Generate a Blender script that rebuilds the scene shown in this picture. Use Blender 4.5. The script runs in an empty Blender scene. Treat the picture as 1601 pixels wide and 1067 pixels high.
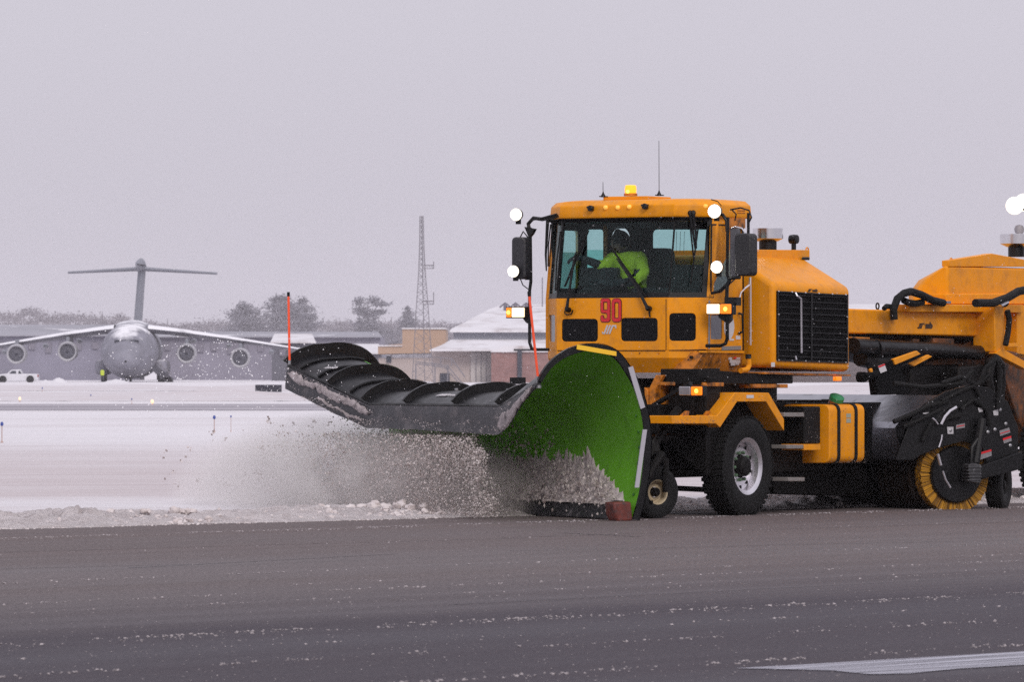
import bpy, bmesh, math, random
from mathutils import Vector, Matrix, noise as mnoise
random.seed(11)
rnd = random.random
def U(a, b): return a + (b - a) * rnd()
SC = bpy.context.scene
COL = SC.collection
# ------------------------------------------------------------------ camera
F, CX, HY, CAMH = 8894.0, 800.5, 578.0, 1.6
cam_d = bpy.data.cameras.new('camera'); cam = bpy.data.objects.new('camera', cam_d); COL.objects.link(cam)
cam.location = (0, 0, CAMH); cam.rotation_euler = (math.pi / 2, 0, 0)
cam_d.sensor_width = 36.0; cam_d.lens = 36.0 * F / 1601.0
cam_d.shift_y = (HY - 533.5) / 1601.0
cam_d.clip_start = 1.0; cam_d.clip_end = 9000.0
cam_d.dof.use_dof = True; cam_d.dof.focus_distance = 62.0; cam_d.dof.aperture_fstop = 13.0
SC.camera = cam
# ------------------------------------------------------------------ world, sun, exposure
w = bpy.data.worlds.new('World'); SC.world = w; w.use_nodes = True
nt = w.node_tree; nt.nodes.clear()
out = nt.nodes.new('ShaderNodeOutputWorld'); bg = nt.nodes.new('ShaderNodeBackground')
SUN_EL, SUN_AZ = math.radians(34), math.radians(166)     # azimuth: clockwise from +Y
sky = nt.nodes.new('ShaderNodeTexSky'); sky.sky_type = 'NISHITA'; sky.sun_disc = False
sky.sun_elevation = SUN_EL; sky.sun_rotation = SUN_AZ; sky.dust_density = 6.0; sky.air_density = 1.0
# thick overcast: the cloud deck hides nearly all of the clear sky behind it
tc = nt.nodes.new('ShaderNodeTexCoord'); sep = nt.nodes.new('ShaderNodeSeparateXYZ')
nt.links.new(tc.outputs['Generated'], sep.inputs[0])
ramp = nt.nodes.new('ShaderNodeValToRGB'); nt.links.new(sep.outputs['Z'], ramp.inputs[0])
cr = ramp.color_ramp
cr.elements[0].position = 0.0; cr.elements[0].color = (5.6, 5.3, 6.0, 1)
cr.elements[1].position = 1.0; cr.elements[1].color = (9.0, 8.7, 9.7, 1)
e = cr.elements.new(0.06); e.color = (6.35, 6.1, 6.85, 1)
e = cr.elements.new(0.35); e.color = (7.5, 7.3, 8.1, 1)
mx = nt.nodes.new('ShaderNodeMix'); mx.data_type = 'RGBA'; mx.inputs[0].default_value = 0.96
nt.links.new(sky.outputs[0], mx.inputs[6]); nt.links.new(ramp.outputs[0], mx.inputs[7])
nt.links.new(mx.outputs[2], bg.inputs[0]); bg.inputs[1].default_value = 0.1
nt.links.new(bg.outputs[0], out.inputs[0])
sd = bpy.data.lights.new('sun', 'SUN'); sd.energy = 1.5; sd.angle = math.radians(22); sd.color = (1.0, 0.93, 0.88)
sun = bpy.data.objects.new('sun', sd); COL.objects.link(sun)
sdir = Vector((math.sin(SUN_AZ) * math.cos(SUN_EL), math.cos(SUN_AZ) * math.cos(SUN_EL), math.sin(SUN_EL)))
sun.rotation_euler = sdir.to_track_quat('Z', 'Y').to_euler()
SC.view_settings.view_transform = 'Standard'; SC.view_settings.look = 'None'
SC.view_settings.exposure = 0.0; SC.view_settings.gamma = 1.0
SC.render.engine = 'CYCLES'
SC.cycles.use_denoising = False
SC.cycles.max_bounces = 8; SC.cycles.transparent_max_bounces = 16; SC.cycles.volume_bounces = 1
SC.cycles.transmission_bounces = 6
SC.cycles.volume_step_rate = 2.0; SC.cycles.volume_max_steps = 256
SC.cycles.sample_clamp_indirect = 4.0

# ------------------------------------------------------------------ helpers
def ray(px, py): return Vector(((px - CX) / F, 1.0, (HY - py) / F))
CAMP = Vector((0, 0, CAMH))
class Plane:
    def __init__(s, O, Uv, V):
        s.O = Vector(O); s.U = Vector(Uv).normalized(); V = Vector(V)
        s.N = s.U.cross(V).normalized(); s.V = s.N.cross(s.U).normalized()
    def hit(s, px, py):
        d = ray(px, py); t = (s.O - CAMP).dot(s.N) / d.dot(s.N); return CAMP + d * t
    def uv(s, px, py):
        h = s.hit(px, py) - s.O; return (h.dot(s.U), h.dot(s.V))
    def at(s, u, v, n=0): return s.O + s.U * u + s.V * v + s.N * n
    def off(s, k): return Plane(s.O + s.N * k, s.U, s.V)
    def mat(s, n=0):
        M = Matrix.Identity(4)
        for i in range(3): M[i][0] = s.U[i]; M[i][1] = s.V[i]; M[i][2] = s.N[i]; M[i][3] = s.O[i] + s.N[i] * n
        return M
def at(px, py, Y): d = ray(px, py); return CAMP + d * Y
def gnd(px, py): d = ray(px, py); return CAMP + d * (CAMH / -d.z)
TH = math.radians(33); S_, C_ = math.sin(TH), math.cos(TH)
X0, Y0 = 2.60, 62.2
def T(a, b, z=0.0): return Vector((X0 + a * S_ - b * C_, Y0 + a * C_ + b * S_, z))
REAR = Vector((S_, C_, 0)); NEAR = Vector((C_, -S_, 0)); UP = Vector((0, 0, 1))
def SIDE(b): return Plane(T(0, b), REAR, UP)
def FRONT(a): return Plane(T(a, 0), NEAR, UP)
def WALL(Y): return Plane((0, Y, 0), (1, 0, 0), (0, 0, 1))

def link(o, parent):
    COL.objects.link(o)
    if parent is not None:
        o.parent = parent
        if parent.type == 'EMPTY': o.location = -parent.location
    return o
def thing(name, label, cat, loc=(0, 0, 0), group=None):
    o = bpy.data.objects.new(name, None); o.location = loc; o.empty_display_size = 0.3; COL.objects.link(o)
    o['label'] = label; o['category'] = cat
    if group: o['group'] = group
    return o
def tag(o, label, cat, group=None, kind=None):
    o['label'] = label; o['category'] = cat
    if group: o['group'] = group
    if kind: o['kind'] = kind
    return o
def _ico():
    bm = bmesh.new(); bmesh.ops.create_icosphere(bm, subdivisions=2, radius=1.0); bm.verts.index_update()
    v = [x.co.copy() for x in bm.verts]; f = [tuple(q.index for q in x.verts) for x in bm.faces]; bm.free(); return v, f
LUMP_V, LUMP_F = _ico()
class G:
    """collects shapes for one mesh"""
    def __init__(s): s.v = []; s.f = []; s.mi = []
    def add(s, vs, fs, mi=0):
        n = len(s.v); s.v += [Vector(v) for v in vs]; s.f += [[i + n for i in f] for f in fs]; s.mi += [mi] * len(fs); return s
    def hexa(s, p, mi=0):        # 8 points: bottom 4, top 4 (same winding)
        return s.add(p, [(3, 2, 1, 0), (4, 5, 6, 7), (0, 1, 5, 4), (1, 2, 6, 5), (2, 3, 7, 6), (3, 0, 4, 7)], mi)
    def box(s, x0, x1, y0, y1, z0, z1, M=None, mi=0):
        p = [Vector(q) for q in ((x0, y0, z0), (x1, y0, z0), (x1, y1, z0), (x0, y1, z0), (x0, y0, z1), (x1, y0, z1), (x1, y1, z1), (x0, y1, z1))]
        if M is not None: p = [M @ q for q in p]
        return s.hexa(p, mi)
    def tbox(s, a0, a1, b0, b1, z0, z1, mi=0):
        return s.hexa([T(a0, b0, z0), T(a0, b1, z0), T(a1, b1, z0), T(a1, b0, z0), T(a0, b0, z1), T(a0, b1, z1), T(a1, b1, z1), T(a1, b0, z1)], mi)
    def prism(s, pts, vec, mi=0):     # planar polygon extruded by vec
        n = len(pts); pts = [Vector(p) for p in pts]; vec = Vector(vec)
        vs = pts + [p + vec for p in pts]
        fs = [list(range(n)), list(range(2 * n - 1, n - 1, -1))] + [[i, (i + 1) % n + n * 0, (i + 1) % n + n, i + n][::-1] for i in range(n)]
        return s.add(vs, fs, mi)
    def pxprism(s, pl, pix, depth, mi=0, n=0.0):
        return s.prism([pl.hit(*p) + pl.N * n for p in pix], -pl.N * depth, mi)
    def tube(s, pts, r, n=8, mi=0, caps=True):
        pts = [Vector(p) for p in pts]; rs = r if isinstance(r, (list, tuple)) else [r] * len(pts)
        rings = []; prev = None
        for i, p in enumerate(pts):
            if i == 0: d = pts[1] - p
            elif i == len(pts) - 1: d = p - pts[i - 1]
            else: d = (pts[i + 1] - p).normalized() + (p - pts[i - 1]).normalized()
            d.normalize()
            if prev is None:
                x = d.orthogonal().normalized()
            else:
                x = (prev - d * prev.dot(d)); x = x.normalized() if x.length > 1e-6 else d.orthogonal().normalized()
            prev = x; y = d.cross(x)
            rings.append([p + (x * math.cos(k * 2 * math.pi / n) + y * math.sin(k * 2 * math.pi / n)) * rs[i] for k in range(n)])
        vs = [q for rg in rings for q in rg]; fs = []
        for i in range(len(pts) - 1):
            for k in range(n):
                fs.append((i * n + k, i * n + (k + 1) % n, (i + 1) * n + (k + 1) % n, (i + 1) * n + k))
        if caps: fs += [list(range(n))[::-1], list(range((len(pts) - 1) * n, len(pts) * n))]
        return s.add(vs, fs, mi)
    def lathe(s, c, ax, prof, n=32, mi=0, close=False, caps=True):   # prof: (r, h)
        c = Vector(c); ax = Vector(ax).normalized(); x = ax.orthogonal().normalized(); y = ax.cross(x)
        vs = []; fs = []
        for r, h in prof:
            for k in range(n):
                t = 2 * math.pi * k / n; vs.append(c + ax * h + (x * math.cos(t) + y * math.sin(t)) * r)
        m = len(prof)
        for i in range(m if close else m - 1):
            j = (i + 1) % m
            for k in range(n): fs.append((i * n + k, i * n + (k + 1) % n, j * n + (k + 1) % n, j * n + k))
        if not close and caps:
            if prof[0][0] > 1e-5: fs.append(list(range(n))[::-1])
            if prof[-1][0] > 1e-5: fs.append(list(range((m - 1) * n, m * n)))
        return s.add(vs, fs, mi)
    def disc(s, c, ax, r, h, n=24, mi=0): return s.lathe(c, ax, [(r, 0), (r, h)], n, mi)
    def grid(s, P, nu, nv, mi=0, closed_u=False):
        vs = [P[i][j] for i in range(nu) for j in range(nv)]; fs = []
        for i in range(nu - (0 if closed_u else 1)):
            for j in range(nv - 1):
                i2 = (i + 1) % nu; fs.append((i * nv + j, i2 * nv + j, i2 * nv + j + 1, i * nv + j + 1))
        return s.add(vs, fs, mi)
    def blob(s, c, r, mi=0, sq=(1, 1, 1)):
        c = Vector(c); M = Matrix.Rotation(U(0, 6.28), 3, Vector((U(-1, 1), U(-1, 1), U(-1, 1) + .01)).normalized())
        vs = [c + Vector([q * k for q, k in zip((M @ Vector(d)) * r * U(.6, 1.3), sq)]) for d in ((1, 0, 0), (-1, 0, 0), (0, 1, 0), (0, -1, 0), (0, 0, 1), (0, 0, -1))]
        return s.add(vs, [(0, 2, 4), (2, 1, 4), (1, 3, 4), (3, 0, 4), (2, 0, 5), (1, 2, 5), (3, 1, 5), (0, 3, 5)], mi)
    def lump(s, c, r, mi=0, sq=(1, 1, 1)):     # rounder, dented clod
        c = Vector(c); sd_ = Vector((U(0, 90), U(0, 90), U(0, 90))); vs = []
        for d in LUMP_V: vs.append(c + Vector([q * k for q, k in zip(d * r * (1 + .75 * mnoise.noise(d * 1.1 + sd_) + .3 * mnoise.noise(d * 3 + sd_)), sq)]))
        return s.add(vs, LUMP_F, mi)
    def obj(s, name, mats, parent=None, smooth=35, bevel=0.0, bseg=2, fixn=True):
        me = bpy.data.meshes.new(name); me.from_pydata([tuple(v) for v in s.v], [], s.f)
        if not isinstance(mats, (list, tuple)): mats = [mats]
        for m in mats: me.materials.append(m)
        if len(mats) > 1: me.polygons.foreach_set('material_index', s.mi)
        if fixn:
            bm = bmesh.new(); bm.from_mesh(me); bmesh.ops.recalc_face_normals(bm, faces=bm.faces); bm.to_mesh(me); bm.free()
        if smooth:
            me.polygons.foreach_set('use_smooth', [True] * len(me.polygons)); me.set_sharp_from_angle(angle=math.radians(smooth))
        me.update(); o = bpy.data.objects.new(name, me); link(o, parent)
        if bevel:
            b = o.modifiers.new('bevel', 'BEVEL'); b.width = bevel; b.segments = bseg; b.limit_method = 'ANGLE'; b.angle_limit = math.radians(40)
        return o
def rpoly(pts, r, n=5):          # round the corners of a 2-D polygon
    out = []; m = len(pts)
    for i in range(m):
        p = Vector(pts[i]); a = Vector(pts[i - 1]) - p; b = Vector(pts[(i + 1) % m]) - p
        rr = min(r, a.length * .48, b.length * .48)
        p0 = p + a.normalized() * rr; p1 = p + b.normalized() * rr
        for k in range(n + 1):
            t = k / n; out.append(tuple(p0 * (1 - t) ** 2 + p * 2 * t * (1 - t) + p1 * t * t))
    return out
def plate(name, pl, outer, holes, th, mat, parent, n=0.0, bev=0.0, res=1):
    """a sheet with holes; outlines are 2-D on the plane; front face at offset n"""
    cu = bpy.data.curves.new(name, 'CURVE'); cu.dimensions = '2D'; cu.fill_mode = 'BOTH'
    for pts in [outer] + list(holes):
        sp = cu.splines.new('POLY'); sp.points.add(len(pts) - 1)
        for i, p in enumerate(pts): sp.points[i].co = (p[0], p[1], 0, 1)
        sp.use_cyclic_u = True
    cu.extrude = max(th / 2 - bev, 0.0005)
    if bev: cu.bevel_depth = bev; cu.bevel_resolution = res; cu.offset = -bev
    tmp = bpy.data.objects.new('tmp', cu); me = bpy.data.meshes.new_from_object(tmp)
    bpy.data.objects.remove(tmp); bpy.data.curves.remove(cu)
    me.name = name; me.transform(pl.mat(n - th / 2)); me.materials.clear(); me.materials.append(mat)
    me.polygons.foreach_set('use_smooth', [True] * len(me.polygons)); me.set_sharp_from_angle(angle=math.radians(40))
    o = bpy.data.objects.new(name, me); return link(o, parent)
def PX(pl, pts): return [pl.uv(*p) for p in pts]
def rect(x0, y0, x1, y1): return [(x0, y0), (x1, y0), (x1, y1), (x0, y1)]
def text(name, s, pl, pos, h, mat, parent, wid=None, th=0.004, off=0.0, n=0.0, shear=0.0):
    cu = bpy.data.curves.new(name, 'FONT'); cu.body = s; cu.size = 1.0; cu.extrude = th / 2; cu.shear = shear
    cu.offset = off; cu.align_x = 'LEFT'; cu.resolution_u = 4
    tmp = bpy.data.objects.new('tmp', cu); me = bpy.data.meshes.new_from_object(tmp)
    bpy.data.objects.remove(tmp); bpy.data.curves.remove(cu)
    xs = [v.co.x for v in me.vertices]; ys = [v.co.y for v in me.vertices]
    x0, x1, y0, y1 = min(xs), max(xs), min(ys), max(ys)
    sy = h / (y1 - y0); sx = (wid / (x1 - x0)) if wid else sy
    for v in me.vertices: v.co.x = (v.co.x - x0) * sx + pos[0]; v.co.y = (v.co.y - y0) * sy + pos[1]
    me.transform(pl.mat(n)); me.materials.clear(); me.materials.append(mat); me.name = name
    o = bpy.data.objects.new(name, me); return link(o, parent)

# ------------------------------------------------------------------ materials
def M(name, col, rough=0.5, metal=0.0, var=0.0, vscale=3.0, bump=0.0, bscale=40.0, coat=0.0, spec=0.5,
      dirt=None, dscale=4.0, dlo=.5, dhi=.65, em=None, es=0.0, snow=None, rvar=0.0, island=None, film=None):
    m = bpy.data.materials.new(name); m.use_nodes = True; nt = m.node_tree; L = nt.links
    b = nt.nodes['Principled BSDF']; b.inputs['Roughness'].default_value = rough; b.inputs['Metallic'].default_value = metal
    b.inputs['Specular IOR Level'].default_value = spec
    if coat: b.inputs['Coat Weight'].default_value = coat; b.inputs['Coat Roughness'].default_value = .12
    geo = nt.nodes.new('ShaderNodeNewGeometry')
    def tex(scale, det=5, ro=.6, vec=None):
        t = nt.nodes.new('ShaderNodeTexNoise'); t.inputs['Scale'].default_value = scale; t.inputs['Detail'].default_value = det
        t.inputs['Roughness'].default_value = ro; L.new(vec or geo.outputs['Position'], t.inputs['Vector']); return t.outputs['Fac']
    def mixc(f, a, c):
        x = nt.nodes.new('ShaderNodeMix'); x.data_type = 'RGBA'
        for i, v in ((0, f), (6, a), (7, c)):
            if hasattr(v, 'is_linked'): L.new(v, x.inputs[i])
            elif i == 0: x.inputs[0].default_value = v
            else: x.inputs[i].default_value = (*v, 1)
        return x.outputs[2]
    def mr(v, a, b_, c=0., d=1.):
        x = nt.nodes.new('ShaderNodeMapRange'); L.new(v, x.inputs[0])
        for i, q in enumerate((a, b_, c, d)): x.inputs[i + 1].default_value = q
        return x.outputs[0]
    c = tuple(col); cur = None
    if island:
        r_ = nt.nodes.new('ShaderNodeValToRGB'); L.new(geo.outputs['Random Per Island'], r_.inputs[0])
        r_.color_ramp.elements[0].color = (*island[0], 1); r_.color_ramp.elements[1].color = (*island[1], 1)
        cur = r_.outputs[0]
    if var:
        lo = tuple(q * (1 - var) for q in c); hi = tuple(min(1, q * (1 + var)) for q in c)
        cur = mixc(mr(tex(vscale), .3, .7), lo, hi)
    if dirt:
        cur = mixc(mr(tex(dscale, 8, .7), dlo, dhi), cur or c, dirt)
    if film:     # dried road-salt film, run down in vertical streaks
        mp_ = nt.nodes.new('ShaderNodeMapping'); mp_.inputs['Scale'].default_value = (9, 9, 1.1); L.new(geo.outputs['Position'], mp_.inputs[0])
        fa = mr(tex(1.0, 6, .7, mp_.outputs[0]), .46, .78, 0, film[1]); cur = mixc(fa, cur or c, film[0])
    if snow:     # fresh snow lying on faces that look upwards: (min normal z, max, noise)
        s_ = nt.nodes.new('ShaderNodeSeparateXYZ'); L.new(geo.outputs['Normal'], s_.inputs[0])
        ad = nt.nodes.new('ShaderNodeMath'); ad.operation = 'ADD'; L.new(s_.outputs[2], ad.inputs[0]); L.new(mr(tex(snow[2], 4), .3, .7, -.35, .35), ad.inputs[1])
        cur = mixc(mr(ad.outputs[0], snow[0], snow[1]), cur or c, (.82, .82, .86))
    if cur is not None: L.new(cur, b.inputs['Base Color'])
    else: b.inputs['Base Color'].default_value = (*c, 1)
    if rvar: L.new(mr(tex(vscale * 2), .3, .7, max(0, rough - rvar), min(1, rough + rvar)), b.inputs['Roughness'])
    if bump:
        bn = nt.nodes.new('ShaderNodeBump'); bn.inputs['Strength'].default_value = bump; bn.inputs['Distance'].default_value = .02
        L.new(tex(bscale, 6), bn.inputs['Height']); L.new(bn.outputs[0], b.inputs['Normal'])
    if em: b.inputs['Emission Color'].default_value = (*em, 1); b.inputs['Emission Strength'].default_value = es
    return m
yellow = M('yellow_paint', (.83, .305, .0015), .45, film=((.50, .30, .10), .30), var=.06, vscale=1.5, spec=.22, dirt=(.52, .20, .022), dscale=7, dlo=.50, dhi=.78, rvar=.1)
yellow_dirty = M('yellow_paint_grimy', (.62, .20, .006), .5, var=.15, vscale=4, dirt=(.06, .03, .012), dscale=8, dlo=.42, dhi=.66)
black = M('black_paint', (.005, .005, .006), .42, var=.3, rvar=.1, spec=.3)
hood_sheet = M('wet_steel_sheet', (.30, .30, .34), .30, .85, bump=.10, bscale=2.5, rvar=.06, dirt=(.03, .03, .03), dscale=1.6, dlo=.60, dhi=.66)
black_gloss = M('black_gloss_sheet', (.007, .007, .009), .36, bump=.35, bscale=3, rvar=.10, spec=.32, dirt=(.028, .028, .032), dscale=14, dlo=.6, dhi=.8)
black_matt = M('black_matt', (.003, .003, .0035), .8, spec=.1)
black_frame = M('dark_frame_steel', (.004, .0035, .0035), .6, var=.4, spec=.2, dirt=(.014, .011, .010), dscale=12, dlo=.55, dhi=.75)
rubber = M('tyre_rubber', (.006, .006, .0065), .75, var=.2, bump=.3, bscale=60, spec=.25, dirt=(.028, .025, .025), dscale=20, dlo=.6, dhi=.8)
chrome = M('polished_metal', (.75, .74, .76), .22, 1.0)
alu = M('brushed_aluminium', (.72, .70, .74), .33, .9, var=.1, dirt=(.25, .24, .25), dscale=20, dlo=.58, dhi=.75)
steel = M('dull_steel', (.35, .35, .37), .45, .8, var=.2)
galv = M('galvanised_grating', (.30, .28, .27), .6, .5)
green = M('green_plow_face', (.120, .38, .012), .5, var=.12, vscale=1.6, spec=.15, dirt=(.05, .15, .012), dscale=3, dlo=.52, dhi=.85, bump=.06, bscale=25)
red = M('red_numeral', (.62, .012, .02), .45)
dark_red = M('dark_red_outline', (.09, .004, .006), .45)
red_shoe = M('red_brown_shoe', (.13, .026, .018), .6, var=.3, vscale=12, dirt=(.05, .03, .03), dscale=15)
orange_stake = M('orange_marker_rod', (.95, .10, .03), .5)
silver = M('silver_decal', (.55, .54, .56), .35, .4)
white_decal = M('white_decal', (.62, .6, .62), .5)
refl_white = M('white_reflective_tape', (.42, .41, .46), .35)
refl_yel = M('yellow_reflective_tape', (.92, .55, .03), .35)
lamp_white = M('lit_white_lamp', (1, 1, 1), .3, em=(1, .95, .86), es=22)
lamp_glow_rim = M('painted_glow_rim', (1, .95, .85), .3, em=(1, .90, .74), es=1.25)  # lamp rim given weak emission to paint a soft glow round the lens
lamp_signal = M('lit_warm_lamp', (1, .8, .6), .3, em=(1, .66, .38), es=1.6)
lamp_amber = M('lit_amber_lens', (1, .25, .01), .3, em=(1, .20, .01), es=.85)
lamp_bulb = M('amber_bulb_glow', (1, .5, .05), .3, em=(1, .55, .08), es=3.0)
clear_lens = M('clear_lamp_lens', (.5, .5, .55), .12, .6)
brush_y = M('yellow_bristles', (.60, .27, .01), .7, island=((.13, .055, .003), (.55, .26, .010)))
green_cap = M('green_filler_cap', (.02, .22, .08), .5)
glassm = bpy.data.materials.new('tinted_window_glass'); glassm.use_nodes = True
def make_glass(m, tint, refl=1.0):
    nt = m.node_tree; nt.nodes.clear(); o = nt.nodes.new('ShaderNodeOutputMaterial')
    tr = nt.nodes.new('ShaderNodeBsdfTransparent'); tr.inputs[0].default_value = (*tint, 1)
    gl = nt.nodes.new('ShaderNodeBsdfGlossy'); gl.inputs['Roughness'].default_value = .03
    fr = nt.nodes.new('ShaderNodeFresnel'); fr.inputs[0].default_value = 1.45
    k = nt.nodes.new('ShaderNodeMath'); k.operation = 'MULTIPLY'; k.inputs[1].default_value = refl
    nt.links.new(fr.outputs[0], k.inputs[0])
    x = nt.nodes.new('ShaderNodeMixShader'); nt.links.new(k.outputs[0], x.inputs[0]); nt.links.new(tr.outputs[0], x.inputs[1]); nt.links.new(gl.outputs[0], x.inputs[2])
    nt.links.new(x.outputs[0], o.inputs[0])
make_glass(glassm, (.80, .91, .90), .32)
glass_far = bpy.data.materials.new('green_tinted_glass'); glass_far.use_nodes = True; make_glass(glass_far, (.80, .93, .92), .4)
glass_low = bpy.data.materials.new('sliding_pane_glass'); glass_low.use_nodes = True; make_glass(glass_low, (.66, .86, .83), .4)
dark_glass = M('dark_lower_window', (.003, .003, .004), .15, spec=.15)
label_grey = M('weathered_label', (.22, .21, .225), .6, var=.2, vscale=30)
grey_glass = M('grey_side_glass', (.16, .16, .18), .12, .2)
snow_m = M('snow', (.70, .69, .72), .8, var=.04, vscale=2, bump=.5, bscale=9, spec=.2)
def chunk_mat(name, a, b):
    return M(name, a, .85, island=(a, b), spec=.15, bump=.4, bscale=60)
# ------------------------------------------------------------------ ground, runway, snow
def struct(o): o['kind'] = 'structure'; return o
def node_mat(name):
    m = bpy.data.materials.new(name); m.use_nodes = True; return m, m.node_tree, m.node_tree.nodes['Principled BSDF']
def nz(nt, scale, vec, det=6, ro=.6):
    t = nt.nodes.new('ShaderNodeTexNoise'); t.inputs['Scale'].default_value = scale; t.inputs['Detail'].default_value = det; t.inputs['Roughness'].default_value = ro
    nt.links.new(vec, t.inputs['Vector']); return t.outputs['Fac']
def mapr(nt, v, a, b, c=0., d=1.):
    x = nt.nodes.new('ShaderNodeMapRange'); nt.links.new(v, x.inputs[0])
    for i, q in enumerate((a, b, c, d)): x.inputs[i + 1].default_value = q
    return x.outputs[0]
def mixn(nt, f, a, c):
    x = nt.nodes.new('ShaderNodeMix'); x.data_type = 'RGBA'
    for i, v in ((0, f), (6, a), (7, c)):
        if hasattr(v, 'is_linked'): nt.links.new(v, x.inputs[i])
        elif i == 0: x.inputs[0].default_value = v
        else: x.inputs[i].default_value = (*v, 1)
    return x.outputs[2]
def mapping(nt, rot, scale):
    g = nt.nodes.new('ShaderNodeNewGeometry'); mp = nt.nodes.new('ShaderNodeMapping')
    mp.vector_type = 'POINT'
    mp.inputs['Rotation'].default_value = (0, 0, rot); mp.inputs['Scale'].default_value = scale
    nt.links.new(g.outputs['Position'], mp.inputs[0]); return mp.outputs[0], g.outputs['Position']
RUN_A = math.radians(41.0)                  # streaks run along this bearing (from +Y toward +X)
# mapping: POINT = scale first, then rotate; so rotate in one node, scale in a second
def streak_coord(nt, ang, sx, sy):
    g = nt.nodes.new('ShaderNodeNewGeometry'); r = nt.nodes.new('ShaderNodeVectorRotate'); r.rotation_type = 'Z_AXIS'
    r.inputs['Angle'].default_value = ang; nt.links.new(g.outputs['Position'], r.inputs['Vector'])
    mp = nt.nodes.new('ShaderNodeMapping'); mp.inputs['Scale'].default_value = (sx, sy, 1); nt.links.new(r.outputs[0], mp.inputs[0])
    return mp.outputs[0], g.outputs['Position']
asph, nt, b = node_mat('wet_asphalt')
vs, pos = streak_coord(nt, RUN_A, 2.2, .05)
vs2, _ = streak_coord(nt, RUN_A, .38, .012)
vs3, _ = streak_coord(nt, RUN_A, 9.0, .25)
col = mixn(nt, mapr(nt, nz(nt, 1, vs2, 3), .35, .65), (.088, .073, .074), (.134, .106, .101))
col = mixn(nt, mapr(nt, nz(nt, 1, vs, 5, .7), .42, .75, 0, .55), col, (.19, .165, .172))
col = mixn(nt, mapr(nt, nz(nt, 1, vs3, 4, .7), .60, .72, 0, .5), col, (.075, .066, .078))
rx = nt.nodes.new('ShaderNodeSeparateXYZ'); rr_ = nt.nodes.new('ShaderNodeVectorRotate'); rr_.rotation_type = 'Z_AXIS'; rr_.inputs['Angle'].default_value = RUN_A
nt.links.new(pos, rr_.inputs['Vector']); nt.links.new(rr_.outputs[0], rx.inputs[0])
ad_ = nt.nodes.new('ShaderNodeMath'); ad_.operation = 'MULTIPLY_ADD'; nt.links.new(nz(nt, 1, vs2, 4, .7), ad_.inputs[0]); ad_.inputs[1].default_value = 6.0; nt.links.new(rx.outputs[0], ad_.inputs[2])
sp = nz(nt, 70, pos, 3, .8)
col = mixn(nt, mapr(nt, sp, .46, .62, 0, .65), col, (.29, .245, .245))
col = mixn(nt, mapr(nt, nz(nt, 34, pos, 3, .8), .36, .52, .75, 0), col, (.030, .026, .032))
col = mixn(nt, mapr(nt, ad_.outputs[0], -26.5, -20.5, 0, .68), col, (.036, .034, .050))
nt.links.new(col, b.inputs['Base Color'])
nt.links.new(mapr(nt, nz(nt, 1, vs2, 4), .35, .65, .5, .8), b.inputs['Roughness'])
b.inputs['Specular IOR Level'].default_value = .10
bn = nt.nodes.new('ShaderNodeBump'); bn.inputs['Strength'].default_value = .35; bn.inputs['Distance'].default_value = .01
nt.links.new(sp, bn.inputs['Height']); nt.links.new(bn.outputs[0], b.inputs['Normal'])

snf, nt, b = node_mat('snow_cover')
vs, pos = streak_coord(nt, math.radians(70), .12, .03)
g1 = nz(nt, 1, vs, 6, .65)
vs2, _ = streak_coord(nt, math.radians(80), .9, .12)
sy = nt.nodes.new('ShaderNodeSeparateXYZ'); nt.links.new(pos, sy.inputs[0])
vs3, _ = streak_coord(nt, math.radians(80), .05, .03)
def addn(a, b_, op='ADD'):
    x = nt.nodes.new('ShaderNodeMath'); x.operation = op; nt.links.new(a, x.inputs[0])
    if hasattr(b_, 'is_linked'): nt.links.new(b_, x.inputs[1])
    else: x.inputs[1].default_value = b_
    return x.outputs[0]
yy = addn(sy.outputs[1], addn(nz(nt, 1, vs3, 5, .65), 60.0, 'MULTIPLY'))
band = addn(mapr(nt, yy, 92, 104), mapr(nt, yy, 125, 160, 1, 0), 'MULTIPLY')      # scoured, dirtier snow 70-110 m out
col = mixn(nt, mapr(nt, g1, .44, .70, 0, .7), (.76, .745, .775), (.66, .63, .65))
col = mixn(nt, addn(band, mapr(nt, nz(nt, 1, vs2, 7, .75), .30, .66, .35, 1), 'MULTIPLY'), col, (.53, .465, .47))
col = mixn(nt, mapr(nt, nz(nt, 1, vs2, 6, .7), .50, .74, 0, .55), col, (.52, .475, .49))
nt.links.new(col, b.inputs['Base Color']); b.inputs['Roughness'].default_value = .8; b.inputs['Specular IOR Level'].default_value = .15
bn = nt.nodes.new('ShaderNodeBump'); bn.inputs['Strength'].default_value = .9; bn.inputs['Distance'].default_value = .12
nt.links.new(nz(nt, 1.4, pos, 8, .7), bn.inputs['Height']); nt.links.new(bn.outputs[0], b.inputs['Normal'])

g = G(); g.add([(-2500, -20, 0), (2500, -20, 0), (2500, 5000, 0), (-2500, 5000, 0)], [(0, 1, 2, 3)])
struct(g.obj('snowy_ground', snf, smooth=0))
# the cleared runway: near side of the berm line
BL0 = Vector((-5.12, 56.9, 0)); BD = Vector((.706, .708, 0)).normalized(); BN = Vector((-BD.y, BD.x, 0))
def bp(s, n, z=0): p = BL0 + BD * s + BN * n; return Vector((p.x, p.y, z))
g = G()
edge = [bp(s, .0 + .9 * mnoise.noise(Vector((s * .05, 3, 0))) * 0 + 0.12 * mnoise.noise(Vector((s * .8, 1, 0)))) for s in [i * .5 - 90 for i in range(520)]]
g.add([Vector((p.x, p.y, .004)) for p in edge] + [Vector((p.x + 70 * BD.y - 0, p.y - 70 * BD.x, .004)) for p in edge],
      [(i, len(edge) + i, len(edge) + i + 1, i + 1) for i in range(len(edge) - 1)])
struct(g.obj('runway', asph, smooth=0))
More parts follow.
